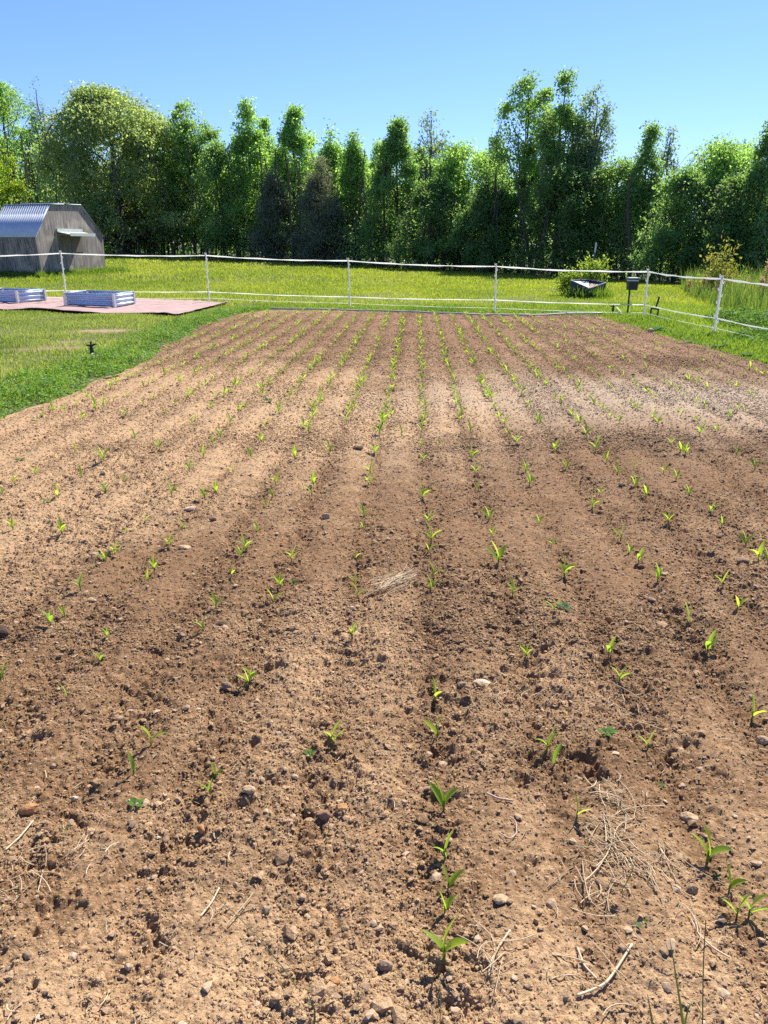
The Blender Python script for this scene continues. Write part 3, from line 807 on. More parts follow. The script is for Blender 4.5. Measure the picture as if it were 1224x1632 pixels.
for i, (nm, px, top, wpx, form, lf, nl, off, ls, cb, lab) in enumerate(TREES):
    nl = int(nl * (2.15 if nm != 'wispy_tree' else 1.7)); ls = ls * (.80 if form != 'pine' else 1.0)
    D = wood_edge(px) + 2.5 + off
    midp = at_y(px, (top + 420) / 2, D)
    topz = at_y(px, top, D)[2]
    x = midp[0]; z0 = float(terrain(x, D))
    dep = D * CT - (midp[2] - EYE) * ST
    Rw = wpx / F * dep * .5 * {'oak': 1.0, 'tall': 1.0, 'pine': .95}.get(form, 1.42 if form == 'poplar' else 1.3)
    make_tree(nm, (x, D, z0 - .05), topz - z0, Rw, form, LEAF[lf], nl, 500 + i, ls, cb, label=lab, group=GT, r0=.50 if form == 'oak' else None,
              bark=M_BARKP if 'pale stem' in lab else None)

# undergrowth and deeper woods: masses nobody could count
def leaf_mass(name, n, f, ls, mat, label, seed):
    r = np.random.default_rng(seed)
    P = f(r, n); n = len(P)
    ax = unit(r.normal(0, 1, (n, 3))); nr = unit(r.normal(0, 1, (n, 3)) + [0, 0, .6])
    sc = np.clip(P[:, 1] / 55, .55, 1.6); L = ls * sc * r.uniform(.6, 1.4, n)
    V, Fc = kites(P, ax, nr, L, L * .62)
    tone = np.clip(.4 + .4 * fbm(P[:, 0] * .5, P[:, 2] * .6, seed, 2) + r.uniform(-.3, .3, n), 0, 1)
    tag(obj(name, mesh_np(name, V, Fc, {'tone': np.repeat(tone, 4)}), mat), label, 'undergrowth', kind='stuff')

def under(r, n):
    x = r.uniform(-52, 26, n); e = edge_y(x)
    dy = r.uniform(-.6, 4.5, n)
    hmax = (1.6 + 1.9 * (1 + fbm(x * .35, dy * .3, 301, 3))) * np.clip(e / 55, .55, 1.5)
    z = hmax * r.random(n) ** .8 * (.45 + .55 * sstep(-.8, 1.6, dy))
    ok = r.random(n) < .35 + 1.2 * vnoise(x * .7, z * .8 + dy * .3, 303)
    x, dy, z, e = x[ok], dy[ok], z[ok], e[ok]
    y = e + dy
    return np.stack([x, y, terrain(x, y) + z], 1)
leaf_mass('undergrowth', 75000, under, .16, LEAF['medium'], 'dark bushes and saplings massed along the foot of the woods', 31)

def deep(r, n):
    x = r.uniform(-66, 34, n); e = edge_y(x); dy = r.uniform(6, 20, n)
    hm = e * (.118 + .05 * fbm(x * .16, dy * .12, 311, 3))
    z = hm * r.random(n) ** .75
    y = e + dy
    return np.stack([x, y, terrain(x, y) + z], 1)
leaf_mass('deep_woods', 90000, deep, .27, LEAF['bright'], 'shaded woods behind the front trees', 32)
# slim stems inside the woods
r = np.random.default_rng(33); paths = []
for _ in range(300):
    x = r.uniform(-50, 25); y = float(edge_y(x)) + r.uniform(0.2, 9); hgt = float(edge_y(x)) * r.uniform(.08, .14)
    s_ = np.linspace(0, 1, 6)
    P = np.array([x, y, float(terrain(x, y)) - .1]) + np.stack([s_ * r.normal(0, .6), s_ * r.normal(0, .4), s_ * hgt], 1) + r.normal(0, .05, (6, 3))
    paths.append((P, r.uniform(.04, .13) * (1 - .6 * s_)))
V, Fc = tubes_quads(paths, 6)
tag(obj('woods_stems', mesh_np('woods_stems', V, Fc, smooth=True), M_BARK), 'slim dark stems crowding the woods behind the front trees', 'woods', kind='stuff')

# ------------------------------------------------------------------ shed
m, nt, b = mat_new('weathered_boards')
c = mixc(nt, noise_fac(nt, 1, 4, .6, stretch=(9, 9, .35), lo=.3, hi=.7), (.20, .165, .14), (.40, .345, .30))
c = mixc(nt, noise_fac(nt, 1, 2, .5, stretch=(26, 26, 1.2), lo=.46, hi=.66), c, (.09, .075, .064))
c = mixc(nt, noise_fac(nt, 1.6, 3, .6, lo=.5, hi=.75), c, (.48, .41, .31))
nt.links.new(c, b.inputs['Base Color']); b.inputs['Roughness'].default_value = .9
M_BOARD = m
M_ROOF = plain('roof_metal', (.52, .56, .60), .6, .6, var=.08, scale=4)
M_TIN = plain('galvanised', (.50, .60, .74), .5, .6, var=.12, scale=9)
M_FLAP = plain('pale_green_paint', (.52, .56, .49), .55, var=.12, scale=8)
M_DARK = plain('shade_black', (.02, .018, .015), .9)

A = g(69, 443); SA = 76.0
gv = np.array([math.cos(R(SA)), math.sin(R(SA))]); nv = np.array([math.sin(R(SA)), -math.cos(R(SA))])
def gab(px, py, out=0.):
    d = ray(px, py); t = ((A[:2] - 0) @ nv + out) / (d[:2] @ nv)
    P = d * t; P[2] += EYE
    return (P[:2] - A[:2]) @ gv, P[2] - A[2]
S3, _ = gab(168, 432); SE0, ZE0 = gab(56, 377); ST0, ZT0 = gab(78, 327); ST1, ZT1 = gab(128, 328); SE1, ZE1 = gab(164, 377)
LW = 3.0
for L in np.arange(.5, 9, .05):
    P = A[:2] - nv * L
    if px_of((P[0], P[1], A[2]))[0] < 2: LW = L; break
shed = thing('garden_shed', 'weathered grey board shed with gambrel roof of pale blue corrugated metal', 'shed', tuple(A), R(SA))
mb = MB(); zb = -.5; t_ = .03
W_ = S3
mb.prism([(0, 0, zb), (W_, 0, zb), (SE1, 0, ZE1), (ST1, 0, ZT1 - .03), ((ST0 + ST1) / 2, 0, ZT0 + .03), (ST0, 0, ZT0 - .03), (SE0, 0, ZE0)], (0, 0, 0), (0, t_, 0))
gable = mb.build('gable_wall', M_BOARD, shed)
rr = np.random.default_rng(9)
nb = 24
for (s0, s1) in (((0, zb), (SE0, ZE0 - .02)), ((W_, zb), (SE1, ZE1 - .02))):
    mb = MB()
    for k in range(nb):                           # upright boards, each a hair different
        y0 = t_ + k * LW / nb; y1 = y0 + LW / nb - .012; o_ = rr.uniform(0, .012) * (1 if s0[0] == 0 else -1)
        th = .03 if s0[0] == 0 else -.03
        mb.prism([(s0[0] + o_, y0, s0[1]), (s0[0] + o_ + th, y0, s0[1]), (s1[0] + o_ + th, y0, s1[1]), (s1[0] + o_, y0, s1[1])], (0, 0, 0), (0, y1 - y0, 0))
    mb.build('side_wall', M_BOARD, shed)
mb = MB(); mb.box((W_ / 2, t_ + LW / 2, .55), (W_ * .9, LW - .2, 2.1)); mb.build('interior_shade', M_DARK, shed)  # near-black box paints in the shade inside the shed
# corrugated sheets
def corr_sheet(p0, p1, y0, y1, pitch=.115, amp=.010):
    n = int((y1 - y0) / pitch * 8); yy = np.linspace(y0, y1, n + 1)
    p0 = np.array(p0, float); p1 = np.array(p1, float); d = unit(p1 - p0); nr = np.array([-d[1], d[0]])
    if nr[1] < 0: nr = -nr
    o_ = amp * np.cos(2 * np.pi * yy / pitch)
    V = []
    for p in (p0, p1):
        for dz in (0, -.006):
            V.append(np.stack([p[0] + nr[0] * (o_ + dz + .03), yy, p[1] + nr[1] * (o_ + dz + .03)], 1))
    m_ = n + 1; V = np.vstack(V); F_ = []
    for i in range(n):
        F_ += [(i, i + 1, 2 * m_ + i + 1, 2 * m_ + i), (m_ + i, 3 * m_ + i, 3 * m_ + i + 1, m_ + i + 1), (i, m_ + i, m_ + i + 1, i + 1), (2 * m_ + i, 2 * m_ + i + 1, 3 * m_ + i + 1, 3 * m_ + i)]
    return V, F_
y0, y1 = -.07, LW + .1
mid = ((ST0 + ST1) / 2, (ZT0 + ZT1) / 2 + .035)
dl = unit(np.array([SE0 - ST0, ZE0 - ZT0])); dr = unit(np.array([SE1 - ST1, ZE1 - ZT1]))
for a_, b2 in (((ST0, ZT0), (SE0 + dl[0] * .06, ZE0 + dl[1] * .06)), ((ST1, ZT1), (SE1 + dr[0] * .06, ZE1 + dr[1] * .06)), (mid, (ST0 - .03, ZT0 + .02)), (mid, (ST1 + .03, ZT1 + .02))):
    mb = MB(); mb.add(*corr_sheet(a_, b2, y0, y1)); rf = mb.build('roof_sheet', M_ROOF, shed, True)
mb = MB(); mb.box((mid[0], (y0 + y1) / 2, mid[1] + .06), (.16, y1 - y0, .012)); mb.build('ridge_cap', M_TIN, shed)
# hatch with a propped-up flap, its shadow put into the dark hatch colour
h0, zt = gab(90, 366); h1, _ = gab(129, 366); _, zbot = gab(100, 403)
mb = MB()
for k in range(6):
    w_ = (h1 - h0) / 6; mb.box((h0 + w_ * (k + .5), -.014, (zt + zbot) / 2), (w_ - .012, .026 + .004 * (k % 2), zt - zbot - .06))
hatch = mb.build('hatch_board', plain('hatch_wood_shaded', (.16, .135, .115), .9, var=.4, scale=3, stretch=(8, 8, .5)), shed)
mb = MB(); mb.box(((h0 + h1) / 2, -.03, zt - .01), (h1 - h0 + .06, .06, .12)); mb.build('hinge_rail', M_FLAP, shed)
mb = MB()
ca, sa = math.cos(R(-9)), math.sin(R(-9))
fl = .62
mb.prism([(h0 - .04, -.06, zt - .08), (h1 + .04, -.06, zt - .08), (h1 + .04, -.06 - fl, zt - .19), (h0 - .04, -.06 - fl, zt - .19)], (0, 0, 0), (0, 0, -.035))
mb.prism([(h0 - .04, -.062 - fl, zt - .14), (h1 + .04, -.062 - fl, zt - .14), (h1 + .04, -.062 - fl, zt - .27), (h0 - .04, -.062 - fl, zt - .27)], (0, 0, 0), (0, -.025, 0))
mb.build('flap', M_FLAP, shed)
# tufts at the foot of the shed
r = np.random.default_rng(41)
n = 5200
s_ = r.uniform(-.5, W_ + 1.6, n); o_ = np.where(r.random(n) < .75, np.abs(r.normal(.05, .22, n)) + .02, r.uniform(0, .8, n))
P = A[:2] + s_[:, None] * gv + o_[:, None] * nv
h = (.12 + .34 * r.random(n) ** 2) * np.exp(-o_ * 1.3)
V, Fc = blades(P[:, 0], P[:, 1], terrain(P[:, 0], P[:, 1]), h, .016 + .02 * r.random(n), r, .6)
s2 = r.uniform(-.1, LW, 2600); o2 = np.abs(r.normal(.05, .2, 2600)) + .02
P = A[:2] - s2[:, None] * nv - o2[:, None] * gv
V2, Fc2 = blades(P[:, 0], P[:, 1], terrain(P[:, 0], P[:, 1]), (.1 + .3 * r.random(2600) ** 2) * np.exp(-o2), .016 + .02 * r.random(2600), r, .6)
me = mesh_np('shed_grass', np.vstack([V, V2]), [np.vstack([Fc[0], Fc2[0] + len(V)]), np.vstack([Fc[1], Fc2[1] + len(V)])], {'tone': np.repeat(r.random(n + 2600) * .8, 5)})
tag(obj('shed_grass', me, M_LUSH), 'uncut grass along the foot of the board shed', 'grass', kind='stuff')

# ------------------------------------------------------------------ brown ground cloth and two metal planters
m, nt, b = mat_new('woven_cloth')
c = mixc(nt, noise_fac(nt, 1.5, 4, .6), (.32, .20, .165), (.40, .265, .225))
c = mixc(nt, noise_fac(nt, 7, 4, .7, lo=.55, hi=.75), c, (.45, .32, .27))
nt.links.new(c, b.inputs['Base Color']); b.inputs['Roughness'].default_value = .75
M_CLOTH = m
front = np.array([g(*p)[:2] for p in TARP[:10]]); back = np.array([g(*p)[:2] for p in TARP[10:][::-1]] + [g(*TARP[9])[:2]])
def along(P, t):
    d = np.r_[0, np.cumsum(np.linalg.norm(np.diff(P, axis=0), axis=1))]; d /= d[-1]
    return np.stack([np.interp(t, d, P[:, 0]), np.interp(t, d, P[:, 1])], 1)
nu, nv_ = 260, 46
tu = np.linspace(0, 1, nu); fr, bk = along(front, tu), along(back, tu)
sv_ = np.linspace(0, 1, nv_)
P = fr[:, None] * (1 - sv_)[None, :, None] + bk[:, None] * sv_[None, :, None]
x, y = P[..., 0].ravel(), P[..., 1].ravel(); sv2 = np.tile(sv_, nu)
x = x + .03 * vnoise(y * 3, x * 3, 1)
z = terrain(x, y) + .035 + .010 * vnoise(x * 2.2, y * 1.4, 201) + .008 * vnoise(x * 6, y * 5, 202) + .012 * np.clip(1 - np.abs(vnoise(x * .9 + .5 * y, y * .8, 203)) * 7, 0, 1) + .06 * np.exp(-(sv2 / .05) ** 2) * np.clip(vnoise(x * 1.4, y * 0, 207) + .25, 0, 1)
idx = np.arange(nu * nv_).reshape(nu, nv_)
Q = np.stack([idx[:-1, :-1], idx[:-1, 1:], idx[1:, 1:], idx[1:, :-1]], -1).reshape(-1, 4)[:, ::-1]
o = obj('ground_cloth', mesh_np('ground_cloth', np.stack([x, y, z], 1), Q, smooth=True), M_CLOTH)
so = o.modifiers.new('thickness', 'SOLIDIFY'); so.thickness = .012
tag(o, 'long brown woven weed cloth spread on the lawn under metal planters', 'ground cloth')

def ribbed(u0, u1, H, n_rib=3, amp=.022):
    """panel in the local x-z plane, horizontal ribs, thickness toward +y"""
    zz = np.linspace(0, H, n_rib * 8 + 1); o_ = amp * np.cos(2 * np.pi * zz / (H / n_rib) + math.pi)
    n = len(zz); V = np.vstack([np.column_stack([np.full(n, u_), o_ + t, zz]) for u_ in (u0, u1) for t in (0, .008)])
    F_ = []
    for i in range(n - 1):
        F_ += [(i, 2 * n + i, 2 * n + i + 1, i + 1), (n + i, n + i + 1, 3 * n + i + 1, 3 * n + i), (i, i + 1, n + i + 1, n + i), (2 * n + i, 3 * n + i, 3 * n + i + 1, 2 * n + i + 1)]
    F_ += [(0, n, 3 * n, 2 * n), (n - 1, 3 * n - 1, 4 * n - 1, 2 * n - 1)]
    return V, F_

M_BRACK = plain('bracket_zinc', (.72, .70, .62), .5, .3, var=.12)
def planter(corner, lf, sd, H, label):
    """corner: near corner, lf: unit dir and length of the long front, sd: of the side"""
    root = thing('metal_planter', label, 'planter', tuple(corner), 0, 'corrugated metal planters on the brown cloth')
    c0 = np.zeros(2); c1 = lf; c2 = lf + sd; c3 = sd
    for a_, b2 in ((c0, c1), (c1, c2), (c2, c3), (c3, c0)):
        d = b2 - a_; L = np.linalg.norm(d); ang = math.atan2(d[1], d[0])
        V, F_ = ribbed(.03, L - .03, H)
        V[:, 1] -= .004
        Rm = np.array([[math.cos(ang), -math.sin(ang), 0], [math.sin(ang), math.cos(ang), 0], [0, 0, 1]])
        V = V @ Rm.T + [a_[0], a_[1], 0]
        mb = MB(); mb.add(V, F_); mb.build('side_panel', M_TIN, root, True)
        mb = MB(); mb.tube([Rm @ np.array([.02, .0, H]) + [a_[0], a_[1], 0], Rm @ np.array([L - .02, .0, H]) + [a_[0], a_[1], 0]], .011, 6)
        mb.build('rim', M_TIN, root, True)
    ctr = (c0 + c2) / 2
    for c_ in (c0, c1, c2, c3):
        mb = MB(); q = c_ + unit(c_ - ctr) * .012
        an = math.atan2(lf[1], lf[0])
        Rm = np.array([[math.cos(an), -math.sin(an), 0], [math.sin(an), math.cos(an), 0], [0, 0, 1]])
        mb.box((q[0], q[1], H / 2 + .006), (.06, .06, H + .012), Rm)
        mb.build('corner_bracket', M_BRACK, root)
    return root
p0 = g(183, 492.5); p1 = g(106, 489.5); p3 = g(214, 487)
lf = p1[:2] - p0[:2]; sd = p3[:2] - p0[:2]
Hb = at_y(181, 472, p0[1])[2]
p0[2] += .045
planter(p0, lf, sd, Hb, 'open ribbed metal planter, whole, in front of the leftmost white fence post')
q0 = g(29, 485.5); q3 = g(72.5, 481.8); q0[2] += .045
planter(q0, lf * 1.0, (q3 - q0)[:2], Hb * .98, 'open ribbed metal planter cut off by the left side of the picture')

# ------------------------------------------------------------------ electric fence
def thin(name, col, tr):
    m, nt, b = mat_new(name); f = noise_fac(nt, 30, 3); c = mixc(nt, f, [v * .93 for v in col], col)
    nt.links.new(c, b.inputs['Base Color']); b.inputs['Roughness'].default_value = .5
    t = nt.nodes.new('ShaderNodeBsdfTranslucent'); nt.links.new(c, t.inputs[0]); mx = nt.nodes.new('ShaderNodeMixShader'); mx.inputs[0].default_value = tr
    nt.links.new(b.outputs[0], mx.inputs[1]); nt.links.new(t.outputs[0], mx.inputs[2]); nt.links.new(mx.outputs[0], nt.nodes['Material Output'].inputs[0]); return m
M_WHITE = thin('white_plastic', (.86, .86, .83), .62); M_TAPE = thin('white_tape', (.90, .90, .86), .75)
M_BLACK = plain('black_plastic', (.018, .018, .02), .45, var=.2)
FP = [((107, 481.5), (96.5, 400)), ((334, 483), (328, 403.5)), ((558, 491), (555, 412)), ((788.5, 498.5), (791, 421)), ((1026, 506), (1033.5, 429.5)), ((1138, 531.5), (1151.5, 440))]
posts = []
for (bx, by), (tx, ty) in FP:
    b_ = g(bx, by); t = at_y(tx, ty, b_[1] - .02); posts.append((b_, t))
e = 2 * posts[0][0] - posts[1][0]; e2 = 2 * posts[5][0] - posts[4][0]
posts.insert(0, (e, e + np.array([-.03, 0, 1.3]))); posts.append((e2, e2 + (posts[6][1] - posts[6][0])))
fence = thing('electric_fence', 'white electric tape fence on step-in posts across the top of the garden', 'fence', tuple(posts[5][0]))
F0 = posts[5][0]
for k, (b_, t) in enumerate(posts):
    a_ = b_ - F0; c_ = t - F0; ax = unit(c_ - a_)
    sx = np.array([1., 0, 0]); sx = unit(sx - ax * (sx @ ax)); sy = np.cross(ax, sx)
    Rm = np.stack([sx, sy, ax], 1); H = float(np.linalg.norm(c_ - a_)); s = 1.35 if k == 6 else 1.0
    mb = MB()
    mb.box(a_ + ax * (H / 2 - .05), (.034 * s, .014, H + .10), Rm); mb.box(a_ + ax * (H / 2 - .05) + sy * .012, (.014, .014, H + .06), Rm)
    for j in range(9):
        zc = H * (.06 + .113 * j) + .03
        mb.box(a_ + ax * zc + sx * (.026 * s) * (1 if j % 2 else -1), (.024, .012, .03), Rm); mb.box(a_ + ax * (zc + .02) + sx * (.036 * s) * (1 if j % 2 else -1), (.008, .012, .035), Rm)
    mb.tube([a_ + ax * (H - .02), a_ + ax * (H + .012)], [.02 * s, .011], 8)
    po = mb.build('post', M_WHITE, fence)
    mb = MB(); mb.box(a_ + ax * .03 + sx * .05, (.10, .016, .022), Rm); mb.build('foot_step', M_WHITE, po)
def strand(name, frac, half, thick, sag, mat, seed):
    r = np.random.default_rng(seed); P = []
    for (b0, t0), (b1, t1) in zip(posts[:-1], posts[1:]):
        f0, f1 = frac(b0), frac(b1)
        a_ = b0 + (t0 - b0) * f0 - F0; c_ = b1 + (t1 - b1) * f1 - F0
        for s in np.linspace(0, 1, 14)[:-1]:
            q = a_ * (1 - s) + c_ * s; q[2] -= sag * 4 * s * (1 - s) * r.uniform(.8, 1.2); P.append(q + [0, -.02, 0])
    P.append(posts[-1][0] + (posts[-1][1] - posts[-1][0]) * frac(posts[-1][0]) - F0 + [0, -.02, 0])
    P = np.array(P); mb = MB()
    tw = np.clip(.35 + .65 * np.abs(np.sin(np.arange(len(P)) * .83 + seed)), .3, 1)
    T = unit(np.gradient(P, axis=0)); N = unit(np.cross(T, [0, 0, 1.]))
    up = np.array([0, 0, 1.]) * (half * tw)[:, None]; th = N * thick / 2
    V = np.stack([P + up + th, P + up - th, P - up - th, P - up + th], 1).reshape(-1, 3); n = len(P)
    F_ = [(i * 4 + j, i * 4 + (j + 1) % 4, i * 4 + 4 + (j + 1) % 4, i * 4 + 4 + j) for i in range(n - 1) for j in range(4)]
    mb.add(V, F_ + [(0, 1, 2, 3), (4 * n - 1, 4 * n - 2, 4 * n - 3, 4 * n - 4)]); mb.build(name, mat, fence)
strand('top_tape', lambda p: .955, .018, .004, .035, M_TAPE, 1)
strand('middle_tape', lambda p: .27 if p[0] > 1 else   .23, .013, .004, .02, M_TAPE, 2)
strand('wire', lambda p: .10, .005, .005, .015, M_TAPE, 4)

# ------------------------------------------------------------------ things along the fence
pts = [g(*p) for p in ((432, 493), (470, 494.6), (520, 495.6), (580, 497), (640, 498.6), (700, 500.5), (745, 503), (790, 504), (830, 504.2), (880, 503.2), (925, 502), (958, 502.2))]
pp = np.array(pts); t = np.linspace(0, 1, 70); d = np.r_[0, np.cumsum(np.linalg.norm(np.diff(pp, axis=0), axis=1))]; d /= d[-1]
P = np.stack([np.interp(t, d, pp[:, i]) for i in range(3)], 1); P[:, 2] = .045 + .012 * vnoise(t * 30, t * 0, 3)
P[:, 1] -= .10
mb = MB(); mb.tube(P, .018, 8); pipe = mb.build('irrigation_pipe', plain('grey_pipe', (.40, .39, .38), .5, var=.3, scale=3), None, True)
tag(pipe, 'long pale irrigation pipe lying along the far end of the rows', 'pipe')

def spike_sprinkler(base, s, label, white):
    root = thing('sprinkler', label, 'sprinkler', tuple(base))
    mb = MB(); mb.tube([(0, 0, -.05), (0, 0, .11 * s)], .012 * s, 8); mb.build('spike', M_BLACK, root)
    mb = MB(); mb.tube([(0, 0, .08 * s), (0, 0, .10 * s), (0, 0, .17 * s), (0, 0, .20 * s)], [.016 * s, .03 * s, .028 * s, .014 * s], 10); mb.build('body', M_BLACK, root, True)
    mb = MB(); mb.tube([(-.065 * s, 0, .215 * s), (0, 0, .205 * s), (.05 * s, 0, .225 * s), (.085 * s, 0, .235 * s)], [.012 * s, .017 * s, .013 * s, .008 * s], 8); mb.build('nozzle_arm', M_BLACK, root, True)
    mb = MB(); mb.box((.0, -.002, .24 * s), (.02 * s, .02 * s, .05 * s)); mb.build('cap', M_BLACK, root)
    if white:
        mb = MB(); mb.tube([(.012 * s, -.03 * s, .10 * s), (.03 * s, -.045 * s, .06 * s), (.045 * s, -.05 * s, .03 * s)], [.02 * s, .022 * s, .018 * s], 8); mb.build('hose_fitting', M_WHITE, root, True)
    return root
spike_sprinkler(g(148, 574), 1.0, 'small black spike sprinkler with white fitting in the clover border', True)
q = g(976, 502); spike_sprinkler(q, .95, 'small black spike sprinkler in the grass near the corner post', False)
a_ = g(983, 499); c_ = g(992, 505); mb = MB(); mb.tube([a_ + [0, 0, .13], (a_ + c_) / 2 + [0, 0, .09], c_ + [0, 0, .02]], .014, 8)
tag(mb.build('hose_end', M_WHITE, None, True), 'short white hose end beside the black spike sprinkler', 'hose')

b_ = g(1000, 502.5); root = thing('fence_energizer', 'black solar fence charger with two pale bands on a black post', 'fence charger', tuple(b_))
t = at_y(1003.5, 462, b_[1]) - b_; t2 = at_y(1007, 442, b_[1]) - b_
mb = MB(); mb.tube([(0, 0, -.1), t * .6, t + [0, 0, .06]], .021, 8); mb.build('post', M_BLACK, root)
cw = 15.5 / F * (b_[1] * CT); ch = t2[2] - t[2]; cc = np.array([t[0] + .05, 0, t[2]])
mb = MB(); mb.prism([(cc[0] - cw * .46, -.09, cc[2]), (cc[0] + cw * .46, -.09, cc[2]), (cc[0] + cw * .5, -.10, cc[2] + ch * .68), (cc[0] - cw * .5, -.10, cc[2] + ch * .68)], (0, 0, 0), (0, .19, 0)); case = mb.build('case', M_BLACK, root)
mb = MB(); mb.box((cc[0], 0, cc[2] + ch * .76), (cw * 1.0, .205, ch * .11)); mb.build('band', M_FLAP, root)
mb = MB(); mb.box((cc[0], 0, cc[2] + ch * .86), (cw * .9, .19, ch * .09)); mb.build('neck', M_BLACK, root)
mb = MB(); mb.box((cc[0] + .01, -.01, cc[2] + ch * .95), (cw * 1.08, .23, ch * .09)); pn = mb.build('lid', M_FLAP, root)
mb = MB(); mb.tube([(cc[0] + cw * .5, 0, cc[2] + ch * .9), (cc[0] + cw * .62, .02, cc[2] + ch * 1.2), (cc[0] + cw * .72, .03, cc[2] + ch * 1.34)], .012, 6); mb.build('lead_wire', M_BLACK, root)

b_ = g(1042, 507); root = thing('step_stake', 'small black two-pronged stake leaning in the grass behind the corner post', 'garden stake', tuple(b_))
f = lambda px, py: at_y(px, py, b_[1]) - b_
mb = MB(); mb.tube([f(1045, 492), f(1050.7, 473)], .02, 6); mb.build('handle', M_BLACK, root)
mb = MB(); mb.tube([f(1037.5, 491.5), f(1050, 493)], .018, 6); mb.build('crossbar', M_BLACK, root)
for u0, v0, u1, v1 in ((1038, 491, 1036, 508), (1049.5, 492, 1047, 509)):
    mb = MB(); mb.tube([f(u0, v0), f(u1, v1)], .017, 6); mb.build('prong', M_BLACK, root)

# corner view of a raised metal bed with a bush, grown round with grass
nb_ = g(941, 476.5); Hh = at_y(939.5, 460, nb_[1])[2] - nb_[2]
root = thing('raised_bed', 'corner-on raised bed, sides shaded dark, with a bright metal liner beyond the fence', 'raised bed', tuple(nb_))
M_SHADED = plain('shaded_metal', (.035, .04, .045), .6, var=.3)  # near-black colour stands in for shade on the outer sides
rimp = [at_y(939.3, 460, nb_[1]) - nb_, at_y(966, 451, nb_[1] + .55) - nb_, at_y(938, 446.2, nb_[1] + 1.1) - nb_, at_y(909.5, 447, nb_[1] + .55) - nb_]
dR, dL = rimp[1][:2], rimp[3][:2]; ctr = sum(p[:2] for p in rimp) / 4
for k in range(4):
    a_, c_ = rimp[k], rimp[(k + 1) % 4]; out = unit(np.array([(a_ + c_)[0] / 2 - ctr[0], (a_ + c_)[1] / 2 - ctr[1], 0]))
    mb = MB(); mb.prism([a_, c_, [c_[0], c_[1], -.2], [a_[0], a_[1], -.2]], -out * .03, (0, 0, 0)); mb.build('side_panel', M_SHADED, root)
    mb = MB(); mb.tube([a_ + [0, 0, .01], (a_ + c_) / 2 + [0, 0, .01], c_ + [0, 0, .01]], .014, 6); mb.build('rim', bpy.data.materials.get('dull_rim') or plain('dull_rim', (.34, .36, .38), .6, .3), root)
mb = MB(); mb.prism([rimp[3] * .93 + rimp[1] * .07 + [0, 0, -.01], rimp[2] * .9 + rimp[0] * .1 + [0, 0, -.02], rimp[0] * .72 + rimp[2] * .28 + [0, 0, -.02], rimp[0] * .9 + rimp[3] * .1 + [0, 0, -.02]], (0, 0, 0), (0, 0, -.02)); mb.build('metal_liner', plain('dull_liner', (.20, .23, .26), .7, .3), root)
mb = MB(); mb.prism([rimp[0] * .9 + rimp[2] * .1 + [0, 0, -.07], rimp[1] * .95 + rimp[3] * .05 + [0, 0, -.06], rimp[2] * .9 + rimp[0] * .1 + [0, 0, -.06]], (0, 0, 0), (0, 0, -.04)); mb.build('soil', plain('bed_soil', (.36, .25, .16), .95), root)

def bush(name, base, H, Wd, n, mat, label, seed, ls=.07, lump=7, cat='bush'):
    r = np.random.default_rng(seed); root = thing(name, label, cat, tuple(base)); paths = []; clus = []
    for i in range(lump * 2):
        az = r.uniform(0, 6.28); l = Wd * .5 * r.uniform(.2, 1); hh = H * r.uniform(.45, 1.0) * (1 - .35 * (l / (Wd * .5)) ** 2)
        s_ = np.linspace(0, 1, 5)
        P = np.stack([math.cos(az) * l * s_ ** .8, math.sin(az) * l * s_ ** .8, hh * s_], 1) + r.normal(0, .02, (5, 3)) * s_[:, None]
        paths.append((P, .014 * (1 - .8 * s_) + .003)); clus += [P[2], P[3], P[4], P[4]]
    clus = np.array(clus); ci = r.integers(0, len(clus), n); sg = .06 * (Wd + H) + .02
    P = clus[ci] + r.normal(0, sg, (n, 3)); P[:, 2] = np.maximum(P[:, 2], .03)
    V, Fc = kites(P, unit(r.normal(0, 1, (n, 3)) + [0, 0, .4]), unit(r.normal(0, 1, (n, 3)) + [0, 0, .5]), ls * r.uniform(.6, 1.4, n), ls * .5 * r.uniform(.7, 1.2, n))
    tone = np.clip(.45 + r.uniform(-.25, .25, len(clus))[ci] + r.uniform(-.3, .3, n), 0, 1)
    obj('foliage', mesh_np('foliage', V, Fc, {'tone': np.repeat(tone, 4)}), mat, root)
    V, Fc = tubes_quads(paths, 5); obj('stem', mesh_np('stem', V, Fc), M_BARK, root)
    return root
M_BUSH = leafmat('bush_leaf', (.13, .21, .035), (.34, .42, .08), .55, 1.3)
cb_ = at_y(944, 450, nb_[1] + 1.55); cb_[2] = float(terrain(cb_[0], cb_[1])); top = at_y(950, 405, cb_[1])[2] - cb_[2]
bush('leafy_bush', cb_, top, .66, 1100, M_BUSH, 'bright green leafy bush rising behind the dark raised bed', 51, .10)
cb2 = at_y(905, 450, cb_[1]); cb2[2] = float(terrain(cb2[0], cb2[1])); bush('leafy_bush', cb2, at_y(905, 431, cb_[1])[2] - cb2[2], .7, 1000, M_BUSH, 'low small bush left of the bright bush behind the raised bed', 52, .09)
r = np.random.default_rng(53); n = 620
t = r.random(n); sd_ = r.random(n) < .5; o_ = np.abs(r.normal(0, .16, n)) + .03
eL = np.where(sd_[:, None], dL[None] * t[:, None], dR[None] * t[:, None]); nn = np.where(sd_[:, None], unit(np.array([[dL[1], -dL[0]]])) * [[1, 1]], unit(np.array([[dR[1], -dR[0]]]))); nn = np.where(nn[:, 1:2] > 0, -nn, nn)
P = nb_[:2] + eL + nn * o_[:, None]
V, Fc = blades(P[:, 0], P[:, 1], terrain(P[:, 0], P[:, 1]), (.10 + .40 * r.random(n) ** 1.8) * np.exp(-o_), .014 + .012 * r.random(n), r, .5)
